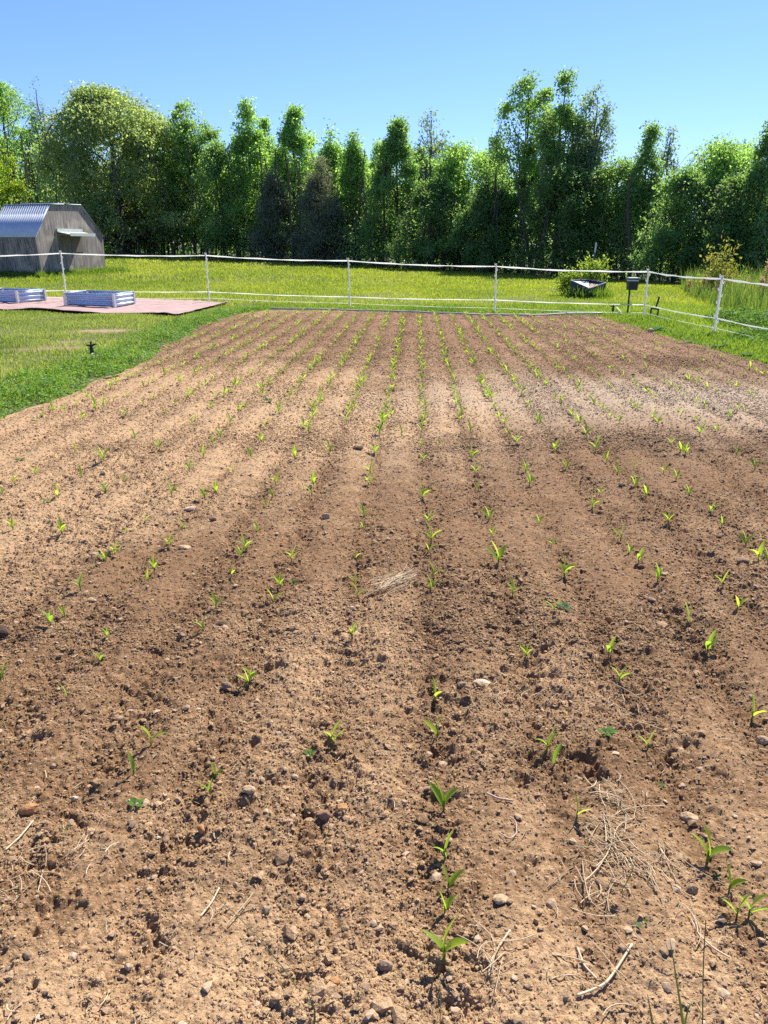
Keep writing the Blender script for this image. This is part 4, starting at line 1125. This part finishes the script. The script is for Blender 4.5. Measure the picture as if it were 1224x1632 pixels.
tag(obj('bed_grass', mesh_np('bed_grass', V, Fc, {'tone': np.repeat(r.random(n) * .55, 5)}), M_LUSH), 'tall grass growing round the dark raised bed', 'grass', kind='stuff')
b_ = nb_ + np.array([*(ctr + np.array([.35, 1.0])), 0]); t0 = at_y(946.3, 415, b_[1]); t1 = at_y(950.3, 386.5, b_[1])
root = thing('leaning_stake', 'thin leaning stake with a white tip behind the bright bush', 'stake', tuple(b_))
mb = MB(); mb.tube([np.array([-.08, 0, -.1]), t0 - b_, t0 - b_ + (t1 - t0) * .45], .022, 6); mb.build('shaft', plain('grey_wood', (.16, .15, .14), .8), root)
mb = MB(); mb.tube([t0 - b_ + (t1 - t0) * .45, t1 - b_], .026, 6); mb.build('tip', plain('pale_tip', (.62, .62, .62), .6), root)

# rank weeds in the right-hand corner
WP = np.array([g(*p)[:2] for p in ((1083, 463), (1108, 480), (1150, 496), (1224, 508), (1330, 525), (1420, 500), (1300, 452), (1180, 447))])
M_WEED = leafmat('weed_blade', (.07, .15, .03), (.26, .32, .08), .5, 1.2)
M_DOCK = leafmat('dock_seed', (.34, .20, .10), (.60, .46, .28), .4, 1.0)
r = np.random.default_rng(61); n = 60000
x = r.uniform(WP[:, 0].min(), WP[:, 0].max(), n); y = r.uniform(WP[:, 1].min(), WP[:, 1].max(), n)
ok = inpoly(x, y, WP); x, y = x[ok][:20000], y[ok][:20000]
h = (.45 + .65 * r.random(len(x)) ** 1.3) * (.7 + .5 * fbm(x * .9, y * .9, 211, 2))
V, Fc = blades(x, y, terrain(x, y), h, .012 + .014 * r.random(len(x)), r, .4)
tag(obj('tall_weeds', mesh_np('tall_weeds', V, Fc, {'tone': np.repeat(np.clip(r.random(len(x)) * .8 + .2 * fbm(x, y, 5), 0, 1), 5)}), M_WEED), 'rank uncut weeds standing beyond the right-hand fence', 'weeds', kind='stuff')
DOCKS = [(1098, 470, 447, 'reddish dock seed stalk at the left end of the weed patch'), (1116, 474, 437, 'thick pair of tan dock stalks left of the last fence post'), (1128, 476, 443, 'short tan dock stalk just left of the last fence post'),
         (1140, 480, 444, 'dock stalk hidden behind the last fence post'), (1186, 486, 444, 'pale dock stalk right of the yellow-red shrub'), (1203, 488, 442, 'bushy tan dock stalk beyond the fence tape'),
         (1213, 489, 417, 'tallest reddish dock stalk at the right side'), (1222, 490, 432, 'red-brown dock stalk cut by the right side of the picture')]
for i, (px, pb, pt, lab) in enumerate(DOCKS):
    b_ = g(px, pb); H = at_y(px, pt, b_[1])[2] - b_[2]; rr = np.random.default_rng(700 + i)
    root = thing('dock_plant', lab, 'weed', tuple(b_), 0, 'dock stalks in the weed patch')
    ln = rr.normal(0, .08, 2); s_ = np.linspace(0, 1, 5)
    mb = MB(); mb.tube(np.stack([ln[0] * s_, ln[1] * s_, H * s_], 1), .008, 5); mb.build('stem', plain('dock_stem', (.30, .17, .10), .9) if i == 0 else bpy.data.materials['dock_stem'], root)
    n = 230; t = .42 + .58 * rr.random(n); br = rr.integers(0, 5, n); ba = rr.uniform(0, 6.28, 5); off = .2 * (1 - t) * (br > 0)
    P = np.stack([ln[0] * t + np.cos(ba[br]) * off, ln[1] * t + np.sin(ba[br]) * off, H * t], 1) + rr.normal(0, .035, (n, 3))
    V, Fc = kites(P, rr.normal(0, 1, (n, 3)), rr.normal(0, 1, (n, 3)), .05, .035)
    obj('seed_sprays', mesh_np('seed_sprays', V, Fc, {'tone': np.repeat(rr.random(n), 4)}), M_DOCK, root)
M_SHRUB = leafmat('shrub_leaf', (.10, .18, .025), (.38, .30, .08), .5, 1.2)
b_ = g(1172, 484) + [.4, 2.2, 0]; b_[2] = float(terrain(b_[0], b_[1])); bush('young_shrub', b_, at_y(1165, 392, b_[1])[2] - b_[2], 1.35, 900, M_SHRUB, 'yellow-green shrub with reddish tips above the weeds at the right', 71, .12, 6, 'shrub')
M_LEAFY = leafmat('leafy_weed', (.07, .16, .03), (.19, .32, .06), .45, 1.2, .6, .12)
# low leafy weeds by the last post
r = np.random.default_rng(62); n = 9000
c_ = [(1180, 516, .5, .34), (1218, 524, .45, .36), (1155, 512, .3, .22), (1212, 540, .35, .2), (1240, 552, .4, .2)]
P = []
for px, py, rx, rz in c_:
    q = g(px, py); k = n // len(c_); th = r.uniform(0, 6.28, k); rd = np.sqrt(r.random(k)) * rx * 1.6
    P.append(np.stack([q[0] + np.cos(th) * rd, q[1] + np.sin(th) * rd, np.maximum(.03, rz * (1 - (rd / (rx * 1.7)) ** 2) * r.uniform(.4, 1, k) ** .6)], 1))
P = np.vstack(P); n = len(P)
V, Fc = kites(P, unit(r.normal(0, 1, (n, 3)) * [1, 1, .5]), unit(r.normal(0, .5, (n, 3)) + [0, 0, 1]), .05 * r.uniform(.6, 1.5, n), .035 * r.uniform(.6, 1.3, n))
tag(obj('leafy_weeds', mesh_np('leafy_weeds', V, Fc, {'tone': np.repeat(r.random(n), 4)}), M_LEAFY), 'low broad-leaved weeds round the last fence post', 'weeds', kind='stuff')

def rosette(name, px, py, size_px, nl, mat, label, seed, up=.5, cat='weed', group=None, rnd=.55):
    r = np.random.default_rng(seed); b_ = g(px, py); dep = b_[1] * CT + EYE * ST; s = size_px / F * dep
    root = thing(name, label, cat, (b_[0], b_[1], float(soil_h(np.array([b_[0]]), np.array([b_[1]]), .004)[0]) if sdf(np.array([b_[0]]), np.array([b_[1]]))[0] < 0 else 0), 0, group)
    for k in range(nl):
        az = k * 2.4 + r.uniform(-.4, .4); L = s * .5 * r.uniform(.7, 1.15); W = L * rnd * r.uniform(.8, 1.2); e0 = r.uniform(.5, 1.2) * up * 1.5
        d = np.array([math.cos(az), math.sin(az), 0]); sd_ = np.array([-d[1], d[0], 0]); V = []
        for u_ in np.linspace(0, 1, 6):
            ww = W * .5 * (math.sin(math.pi * min(1, .06 + .94 * u_)) ** .7 if .25 < u_ < 1 else .06 + .0 * u_)
            zc = L * (math.sin(e0) * u_ - .35 * u_ ** 2) + .004
            p = d * L * u_ * math.cos(e0 * .6) + [0, 0, max(zc, .003)]
            V += [p - sd_ * ww + [0, 0, .15 * ww], p, p + sd_ * ww + [0, 0, .15 * ww]]
        Q = [(i * 3 + j, i * 3 + j + 1, i * 3 + j + 4, i * 3 + j + 3) for i in range(5) for j in range(2)]
        obj('leaf', mesh_np('leaf', V, np.array(Q), {'tone': np.full(len(V), r.random())}, smooth=True), mat, root)
    return root
M_WLEAF = leafmat('weed_leaf', (.045, .12, .025), (.11, .22, .05), .4, 1.2, .7, .06)
M_WPALE = leafmat('pale_weed_leaf', (.08, .15, .06), (.16, .25, .11), .4, 1.0, .7, .06)
GW = 'broad-leaved weeds in the tilled soil'
for i, (px, py, sz, nl, mt, lab) in enumerate([
    (219, 1297, 34, 7, M_WLEAF, 'dark green curly weed with several round leaves in the left near soil'), (493, 1214, 24, 6, M_WLEAF, 'little dark weed just left of a wide two-leaf seedling'),
    (105, 1327, 14, 4, M_WLEAF, 'tiny green weed sprout in the left near soil'), (966, 1184, 36, 8, M_WLEAF, 'flat spreading green weed above the straw heap'),
    (923, 1352, 16, 2, M_WLEAF, 'single round dark green leaf below a leaning seedling'), (1013, 1484, 20, 4, M_WPALE, 'pale grey-green weed sprout below the straw heap'),
    (1027, 1481, 16, 4, M_WLEAF, 'bright small sprout beside a pale grey-green one'), (1054, 1254, 18, 4, M_WLEAF, 'small yellowish weed right of the straw heap top'),
    (1143, 1400, 14, 3, M_WLEAF, 'tiny weed between the right-hand seedlings near the straw'), (897, 979, 28, 7, M_WPALE, 'blue-green leafy weed touching a seedling right of the centre'),
    (467, 935, 16, 4, M_WLEAF, 'small round-leaved weed beside a bushy seedling'), (75, 806, 22, 6, M_WLEAF, 'dark leafy weed in the dry left soil'), (32, 738, 20, 6, M_WLEAF, 'dark low weed near the left side of the dry soil'),
    (427, 644, 24, 7, M_WLEAF, 'green weed tuft among seedlings in the dry left rows'), (72, 928, 10, 3, M_WLEAF, 'very small pale weed in the left soil'), (597, 1015, 10, 3, M_WLEAF, 'tiny weed right of the centre-left row'),
    (1047, 527, 26, 12, M_WLEAF, 'dark drooping weed clump at the plot edge below the two-pronged stake'), (1062, 529, 22, 9, M_WPALE, 'pale leafy weed right of the dark weed clump'), (1147, 555, 30, 11, M_WPALE, 'grey-green thistle-like weed at the plot edge below the last post'),
    (1095, 547, 22, 7, M_WPALE, 'small grey weed on the plot edge left of the thistle-like one'), (1190, 568, 30, 8, M_WLEAF, 'green leafy weed at the right plot edge'), (180, 602, 30, 9, M_WLEAF, 'green weed at the dirt edge of the clover border')]):
    rosette('weed', px, py, sz, nl, mt, lab, 900 + i, .55, 'weed', GW)
p = g(1037, 529); V0, F0i = ico(2); o = obj('stone', mesh_np('stone', V0 * [.06, .045, .04] * (1 + .08 * np.random.default_rng(4).uniform(-1, 1, (len(V0), 1))), F0i), M_STONE['pale'], loc=(p[0], p[1], .03)); tag(o, 'pale grey stone at the plot edge under the dark weed clump', 'stone', 'stones and clods lying on the tilled soil')

# ------------------------------------------------------------------ dry straw
M_STRAW = leafmat('straw', (.46, .34, .20), (.78, .64, .42), .25, 1.0)
def straws(n, gen, L0, L1, rad, seed, lift=.006, tidy=None):
    r = np.random.default_rng(seed); paths = []
    x, y = gen(r, n); z = soil_h(x, y, .004)
    for i in range(len(x)):
        L = r.uniform(L0, L1); a = r.uniform(0, 3.14) if tidy is None else r.normal(*tidy); s_ = np.linspace(-.5, .5, 6); cu = r.normal(0, .5) * L
        px_ = x[i] + math.cos(a) * L * s_ - math.sin(a) * cu * (s_ ** 2 - .08); py_ = y[i] + math.sin(a) * L * s_ + math.cos(a) * cu * (s_ ** 2 - .08)
        P = np.stack([px_, py_, z[i] + lift * r.uniform(.6, 1.9) + r.uniform(-.12, .12) * L * s_], 1)
        paths.append((P, np.full(6, rad * r.uniform(.45, 1.7))))
    V, Fc = tubes_quads(paths, 4)
    return mesh_np('straw', V, Fc, {'tone': np.repeat(r.random(len(paths)), 24)}, smooth=True)
def gen_field(r, n):
    y = 1.0 + 5.5 * r.random(n) ** 1.5; x = r.uniform(-.6, .6, n) * (y + .7)
    k = r.random(n) < np.clip(.35 + .9 * fbm(x * 1.3, y * 1.3, 221, 2), .05, 1); return x[k], y[k]
tag(obj('dry_straw', straws(2300, gen_field, .008, .04, .0011, 81), M_STRAW), 'dry pale straw bits strewn over the near soil', 'straw', kind='stuff')
def gen_at(spots):
    def f(r, n):
        X_, Y_ = [], []
        for px, py, sx, sy, wgt in spots:
            q = g(px, py); k = int(n * wgt); X_.append(q[0] + r.normal(0, sx, k)); Y_.append(q[1] + r.normal(0, sy, k))
        return np.concatenate(X_), np.concatenate(Y_)
    return f
tag(obj('straw_heap', straws(135, gen_at([(985, 1290, .03, .05, .25), (975, 1345, .045, .04, .25), (1010, 1390, .07, .035, .35), (950, 1420, .05, .03, .15)]), .03, .17, .0011, 82, .007, (-.9, .8)), M_STRAW), 'tangled heap of dry straw on the soil right of the centre row', 'straw', kind='stuff')
tag(obj('straw_wisp', straws(46, gen_at([(628, 938, .05, .05, .9), (655, 925, .03, .03, .1)]), .08, .26, .0013, 83, .012, (.75, .2)), M_STRAW), 'loose wisp of dry straw lying across the soil left of the centre row', 'straw', kind='stuff')
tag(obj('straw_scraps', straws(130, gen_at([(800, 1125, .08, .06, .16), (1008, 1140, .05, .08, .2), (935, 1540, .06, .05, .12), (790, 1530, .04, .05, .1), (30, 1410, .06, .06, .16), (130, 1370, .05, .05, .12), (1110, 1500, .05, .03, .08), (350, 1450, .04, .05, .06)]), .03, .11, .0011, 84, .01), M_STRAW), 'small clusters of dry straw scraps on the near soil', 'straw', kind='stuff')
def lying(name, pix, rad, mat, label, cat, lift=.008):
    P = []
    for px, py in pix:
        q = g(px, py); P.append([q[0], q[1], float(soil_h(np.array([q[0]]), np.array([q[1]]), .004)[0]) + lift])
    P = np.array(P); t = np.linspace(0, len(P) - 1, 24)
    k = np.array([.25, .5, .25]); Q = np.stack([np.interp(t, np.arange(len(P)), P[:, i]) for i in range(3)], 1)
    for _ in range(3): Q[1:-1] = .25 * Q[:-2] + .5 * Q[1:-1] + .25 * Q[2:]
    mb = MB(); mb.tube(Q, rad, 6); return tag(mb.build(name, mat, None, True), label, cat)
M_ROOT = plain('dry_stalk', (.60, .47, .30), .8, var=.2, scale=60); M_PINK = plain('pale_root', (.46, .33, .25), .8, var=.2, scale=60)
lying('dry_root', [(795, 1337), (812, 1349), (823, 1338), (822, 1320), (812, 1313)], .0018, M_PINK, 'thin curled pinkish root lying right of the centre row', 'root')
lying('twig', [(775, 1275), (792, 1280), (817, 1287)], .003, M_PINK, 'short knobbly reddish twig right of the centre row', 'twig')
lying('dry_stalk', [(812, 1500), (795, 1520), (782, 1545), (778, 1565)], .0028, M_ROOT, 'pale curved dry stalk just right of the biggest seedling', 'stalk')
lying('dry_stalk', [(1006, 1515), (985, 1545), (965, 1575), (940, 1588), (918, 1597)], .003, M_ROOT, 'long bent dry stalk below the straw heap', 'stalk')
lying('dry_stalk', [(920, 1520), (930, 1548), (950, 1568)], .0024, M_ROOT, 'thin dry stalk crossing the long bent one', 'stalk')
lying('dry_stalk', [(350, 1425), (338, 1448), (320, 1470)], .0024, M_ROOT, 'forked dry stalk at the tip of the long grass blade', 'stalk')
lying('dry_stalk', [(1100, 1480), (1110, 1505), (1135, 1525), (1160, 1540)], .0022, M_ROOT, 'thin dry stalk at the foot of the right-hand grass blades', 'stalk')
lying('dry_stalk', [(55, 1322), (35, 1350), (12, 1372)], .0024, M_ROOT, 'dry stalk below the tilted orange-brown stone', 'stalk')

# ------------------------------------------------------------------ grass stalks rising close to the camera
M_STALK = leafmat('green_stalk', (.07, .11, .03), (.16, .20, .05), .3, 1.1)
def stalk(pix, y0, y1, w0, w1, label, name='grass_sprig', flat=True):
    t = np.linspace(0, len(pix) - 1, 16); px = np.interp(t, range(len(pix)), [p[0] for p in pix]); py = np.interp(t, range(len(pix)), [p[1] for p in pix])
    P = np.array([at_y(a, b2, yy_) for a, b2, yy_ in zip(px, py, np.linspace(y0, y1, 16))])
    for _ in range(3): P[1:-1] = .25 * P[:-2] + .5 * P[1:-1] + .25 * P[2:]
    wd = np.linspace(w0, w1, 16)
    if flat:
        V = np.stack([P - np.array([1, 0, 0]) * wd[:, None] / 2, P + np.array([0, .3, .1]) * wd[:, None], P + np.array([1, 0, 0]) * wd[:, None] / 2], 1).reshape(-1, 3)
        Q = np.array([(i * 3 + j, i * 3 + j + 1, i * 3 + j + 4, i * 3 + j + 3) for i in range(15) for j in range(2)])
    else:
        V, Q = tubes_quads([(P, wd / 2)], 6)
    o = obj(name, mesh_np(name, V, Q, {'tone': np.linspace(.7, .1, len(V))}, smooth=True), M_STALK); return tag(o, label, 'grass')
stalk([(525, 1680), (508, 1632), (470, 1565), (410, 1490), (350, 1432), (305, 1400)], 1.16, 1.50, .0034, .0012, 'long arching grass stalk slanting over the near left soil', 'grass_stalk', False)
stalk([(700, 1680), (702, 1610), (701, 1555)], 1.16, 1.28, .0022, .0015, 'thin dark upright stalk in front of the biggest seedling', 'grass_stalk', False)
stalk([(1095, 1690), (1088, 1625), (1078, 1560), (1068, 1498)], 1.14, 1.22, .008, .0012, 'broad dark grass blade standing at the bottom right')
stalk([(1119, 1690), (1120, 1600), (1121, 1530), (1125, 1466)], 1.14, 1.24, .003, .0018, 'thin brown grass stalk beside the broad dark blade', 'grass_stalk', False)
stalk([(1042, 1680), (1040, 1630), (1032, 1585)], 1.15, 1.2, .008, .0015, 'short light green blade left of the broad dark blade')
stalk([(1085, 1680), (1095, 1610), (1105, 1592), (1120, 1620)], 1.16, 1.22, .005, .0015, 'bent blade curling at the foot of the thin brown stalk')
stalk([(948, 1468), (958, 1440), (975, 1400)], 1.50, 1.58, .007, .0012, 'dark green grass blade standing in the lower straw heap')
stalk([(955, 1468), (975, 1450), (1005, 1395), (1013, 1370)], 1.50, 1.60, .006, .0015, 'pale green grass blade slanting through the straw heap')
stalk([(985, 1308), (988, 1290), (990, 1272)], 1.83, 1.87, .008, .002, 'short green grass tuft blade at the top of the straw heap')
stalk([(500, 1645), (502, 1610), (490, 1580)], 1.17, 1.22, .006, .001, 'short green blade at the foot of the long arching stalk')

# ------------------------------------------------------------------ corn seedlings
M_CORN = leafmat('corn_leaf', (.12, .25, .035), (.42, .52, .065), .54, 1.4, .45, .35)
M_CSTEM = leafmat('corn_stem', (.10, .19, .04), (.22, .28, .06), .3, 1.1)
def leaf_arr(L, W, az, e0, e1, z0, tone, roll=0.):
    s_ = np.linspace(0, 1, 8); ds = L / 7
    el = e0 + (e1 - e0) * s_; rad = np.r_[0, np.cumsum(np.cos(el[:-1]) * ds)]; zz = np.r_[0, np.cumsum(np.sin(el[:-1]) * ds)]
    wd = W * .5 * np.sin(np.pi * (.14 + .86 * s_)) ** .75; wd[-1] = W * .02
    d = np.array([math.cos(az), math.sin(az)]); sd_ = np.array([-d[1], d[0]])
    V = []
    for i in range(8):
        c_ = np.array([d[0] * rad[i], d[1] * rad[i], z0 + zz[i]])
        nr = np.array([-math.sin(el[i]) * d[0], -math.sin(el[i]) * d[1], math.cos(el[i])])
        S = np.array([sd_[0], sd_[1], 0]) * math.cos(roll * s_[i]) + nr * math.sin(roll * s_[i])
        V += [c_ - S * wd[i] + nr * wd[i] * .42, c_, c_ + S * wd[i] + nr * wd[i] * .42]
    Q = np.array([(i * 3 + j, i * 3 + j + 1, i * 3 + j + 4, i * 3 + j + 3) for i in range(7) for j in range(2)])
    return np.array(V), Q, np.full(24, tone)

PROTO = []
r = np.random.default_rng(91)
for k in range(16):                       # sixteen plants of unit height, two to four leaves each
    nl = [2, 2, 3, 3, 3, 4, 2, 3, 4, 2, 3, 1, 3, 2, 4, 3][k]
    leaves = []; az0 = r.uniform(-.5, .5) + (math.pi if k % 2 else 0)
    for j in range(nl):
        az = az0 + j * math.pi + r.uniform(-.55, .55)
        top = j == nl - 1
        L = (.72 if top else .62) * r.uniform(.85, 1.15); e0 = R(r.uniform(74, 88) if top else r.uniform(52, 74)); e1 = R(r.uniform(45, 75) if top else r.uniform(-5, 42))
        leaves.append(leaf_arr(L, r.uniform(.13, .185), az, e0, e1, .12 + .16 * j / nl, float(np.clip(r.uniform(.1, 1), 0, 1)), r.uniform(-.7, .7)))
    zt_ = max(l[0][:, 2].max() for l in leaves)
    s_ = 1 / zt_; leaves = [(V * s_, Q, t) for V, Q, t in leaves]
    sh = .34 * s_ if nl > 1 else .2
    Vs, Fs = tubes_quads([(np.array([[0, 0, -.12], [0, 0, 0], [.004, .002, sh * .6], [0, 0, sh]]), [.03, .03, .027, .016])], 6)
    PROTO.append((leaves, (Vs, Fs)))
MESH = {}
def proto_mesh(k, what):
    key = (k, what)
    if key not in MESH:
        lv, (Vs, Fs) = PROTO[k]
        if what == 'stem': me = mesh_np('stem', Vs, Fs, {'tone': np.full(len(Vs), .5)}, smooth=True); me.materials.append(M_CSTEM)
        elif what == 'all':
            VV = [Vs]; FF = [Fs]; TT = [np.full(len(Vs), .4)]; n_ = len(Vs)
            for V, Q, t in lv: VV.append(V); FF.append(Q + n_); TT.append(t); n_ += len(V)
            me = mesh_np('seedling', np.vstack(VV), np.vstack(FF), {'tone': np.concatenate(TT)}, smooth=True); me.materials.append(M_CORN)
        else:
            V, Q, t = lv[what]; me = mesh_np('leaf', V, Q, {'tone': t}, smooth=True); me.materials.append(M_CORN)
        MESH[key] = me
    return MESH[key]

# seedlings read off the photograph: pixel of the foot, height in pixels, form
NEAR = """707,1540,75,2 709,1457,42,1 714,1422,42,0 709,1372,48,1 707,1292,48,3 697,1179,42,9 693,1118,34,9 919,1308,38,9 1127,1374,60,2 1162,1420,45,1
1173,1468,48,0 1193,1463,50,3 871,1204,40,4 883,1223,36,11 1032,1191,36,1 1199,1142,40,9 987,1088,32,3 969,1053,28,3 839,1054,30,5 1127,1041,34,3 1094,1001,34,11
107,1118,24,11 242,1196,32,6 215,1246,32,11 344,1243,28,1 335,1267,30,0 530,1194,38,3 395,1097,32,2 3,1093,28,3
22,851,24,5 100,857,28,5 275,799,26,4 345,791,22,5 327,801,20,3 130,952,28,4 82,1001,28,3 104,989,22,9 172,1026,18,3 160,1058,22,3 7,1091,30,6 345,977,26,4 325,1018,28,1 247,914,26,5 237,934,20,9 169,902,20,3 184,889,22,3 202,858,12,1 270,877,20,3 232,836,16,9 292,847,15,6 392,881,24,8 385,894,18,3 370,927,18,9 465,898,22,3 447,942,28,5 435,964,22,6 567,891,18,9 565,932,20,2 570,953,20,6 562,1023,22,3 400,1087,24,3 580,828,22,4 578,846,12,3 440,777,24,4 435,798,16,3 424,813,14,9 410,851,18,2 500,776,24,5 497,793,20,6 590,757,26,4 587,774,18,3 470,734,22,5 525,726,22,4 400,733,18,3 417,708,18,5 372,756,14,6 325,733,18,9 302,753,20,4 340,713,20,4 352,701,18,3 255,721,20,8 215,703,18,4 200,771,16,4 169,788,18,3 167,743,22,3 131,766,18,1 120,726,15,6 25,781,16,5 5,796,18,4 57,758,16,3 92,798,20,9 492,696,24,4 552,678,18,6 605,696,24,4 597,723,20,3
674,799,28,5 687,872,30,8 682,836,20,3 682,888,16,6 692,921,22,6 687,948,26,4 779,833,22,3 784,856,16,3 794,904,36,3 817,952,26,2 844,774,26,4 837,754,20,4 859,836,16,3 879,873,18,4 899,923,34,5 882,988,22,6 944,811,24,5 989,864,28,9 1002,886,22,1 1017,901,22,3 1047,933,30,4 1149,946,28,1 1174,976,24,6 1064,841,26,5 1149,844,18,1 1132,824,16,3 1187,878,24,3 1207,903,30,6 1222,905,22,3 1097,793,18,3 1029,794,20,3 1012,779,26,4 1057,757,18,4 1077,768,16,3 1084,728,18,3 1092,731,20,5 967,737,18,9 949,722,26,4 884,721,18,3 902,748,18,4 984,757,20,4 752,732,22,5 757,756,18,3 762,783,18,9 672,691,18,4 672,713,16,4 674,733,14,3 749,693,20,4 804,681,20,4 822,711,18,3 809,696,16,4 857,676,20,4 912,668,18,5 934,701,26,4 922,681,16,3 1114,701,18,3 1172,733,20,1 1202,753,18,3 735,667,18,4 677,672,18,4 1067,715,14,3 1140,690,12,3 700,715,10,6 640,700,16,4 610,682,18,4 955,790,14,3 1010,750,14,6"""
plants = []
for tok in NEAR.split():
    px, py, hp, k = tok.split(','); q = g(float(px), float(py)); dep = q[1] * CT + EYE * ST
    plants.append([q[0], q[1], float(hp) / F * dep * 1.25, int(k), True])
# the far rows, filled plant by plant with gaps
r = np.random.default_rng(95)
for row in range(-13, 14):
    y = 6.75 + r.uniform(0, .2)
    while y < 19.5:
        y += r.choice([.10, .16, .22, .30, .42], p=[.22, .28, .25, .16, .09])
        x = ROW_0 + ROW_T * y + ROW_S * row + r.normal(0, .022)
        if sdf(np.array([x]), np.array([y]))[0] > -.12: continue
        if y < 7.4 and abs(x) > .57 * y: continue
        dens = .86 + .3 * vnoise(np.array([y * .9]), np.array([row * 7.3]), 97)[0]
        pxx, pyy = px_of((x, y, 0))
        if pxx > 860 and pyy < 720: dens *= .75 if pyy > 560 else .7
        if pxx < 300 and pyy > 600: dens *= .75
        if pxx > 1000 and pyy < 600: dens *= .6
        if r.random() > dens: continue
        plants.append([x, y, float(np.clip(r.normal(.100, .027), .045, .155)) * (.8 if pxx > 860 else 1), int(r.choice([1, 2, 3, 4, 5, 8, 14, 12])), False])
        if r.random() < .18: plants.append([x + r.normal(0, .03), y + .05, r.uniform(.06, .11), int(r.choice([1, 3, 6, 4])), False])
plants.sort(key=lambda p: p[1] - 1.2 * p[2])

ORD = 'first second third fourth fifth sixth seventh eighth ninth tenth eleventh twelfth thirteenth fourteenth fifteenth sixteenth seventeenth eighteenth nineteenth twentieth'.split()
def ordw(n):
    if n <= 20: return ORD[n - 1]
    return ('twenty-' if n < 30 else 'thirty-' if n < 40 else 'forty-') + ORD[n % 10 - 1] if n % 10 else {30: 'thirtieth', 40: 'fortieth'}[n]
NUMW = {1: 'one-leaf', 2: 'two-leaf', 3: 'three-leaf', 4: 'four-leaf'}
count = {}; r = np.random.default_rng(98)
side = []
for row in range(-13, 14):
    y = 1.3 + r.uniform(0, .2)
    while y < 8:
        y += r.choice([.16, .22, .30, .42]); x = ROW_0 + ROW_T * y + ROW_S * row + r.normal(0, .022)
        if abs(x) > .54 * (y + .65) and (y < 7.3) and sdf(np.array([x]), np.array([y]))[0] < -.12 and r.random() < .75:
            side.append((x, y, float(soil_h(np.array([x]), np.array([y]), .006)[0]), float(np.clip(r.normal(.105, .028), .05, .16)), int(r.choice([1, 2, 3, 4, 5, 8])), r.uniform(0, 6.28)))
GC = 'corn seedlings planted in rows in the tilled soil'
rest = []
zs = soil_h(np.array([p[0] for p in plants]), np.array([p[1] for p in plants]), np.maximum(.004, .0022 * np.array([p[1] for p in plants])))
for i, (x, y, h, k, near) in enumerate(plants):
    rz = r.uniform(-.6, .6) + (math.pi if r.random() < .5 else 0)
    z = float(zs[i]) - .004
    if i >= 300: rest.append((x, y, z, h, k, rz)); continue
    row = int(round(float(rowc(x, y)))); count[row] = count.get(row, 0) + 1
    where = 'the centre row' if row == 0 else f"the {ordw(abs(row))} row {'left' if row < 0 else 'right'} of centre"
    lab = f"{NUMW[len(PROTO[k][0])]} corn seedling, {ordw(count[row])} from the near end of {where}"
    if i == 0: lab = 'largest corn seedling with three broad leaves, nearest of the centre row'
    if y < 5.6:
        root = thing('corn_seedling', lab, 'seedling', (x, y, z), rz, GC); root.scale = (h, h, h)
        link(bpy.data.objects.new('stem', proto_mesh(k, 'stem')), root)
        for j in range(len(PROTO[k][0])): link(bpy.data.objects.new('leaf', proto_mesh(k, j)), root)
    else:
        o = bpy.data.objects.new('corn_seedling', proto_mesh(k, 'all')); o.location = (x, y, z); o.rotation_euler = (0, 0, rz); o.scale = (h, h, h)
        tag(link(o), lab, 'seedling', GC)
def merged(name, items):
    VV, FF, TT, n = [], [], [], 0
    for x, y, z, h, k, rz in items:
        lv, (Vs, Fs) = PROTO[k]; c_, s_ = math.cos(rz), math.sin(rz)
        for V, Q, t in [(Vs, Fs, np.full(len(Vs), .4))] + lv:
            VV.append(np.stack([V[:, 0] * c_ - V[:, 1] * s_, V[:, 0] * s_ + V[:, 1] * c_, V[:, 2]], 1) * h + [x, y, z]); FF.append(Q + n); TT.append(t); n += len(V)
    return obj(name, mesh_np(name, np.vstack(VV), np.vstack(FF), {'tone': np.concatenate(TT)}, smooth=True), M_CORN)
tag(merged('side_seedlings', side), 'corn seedlings of the rows to the sides of the plot', 'seedlings', kind='stuff')
tag(merged('far_seedlings', rest), 'rows of small yellow-green corn seedlings running to the far end', 'seedlings', kind='stuff')
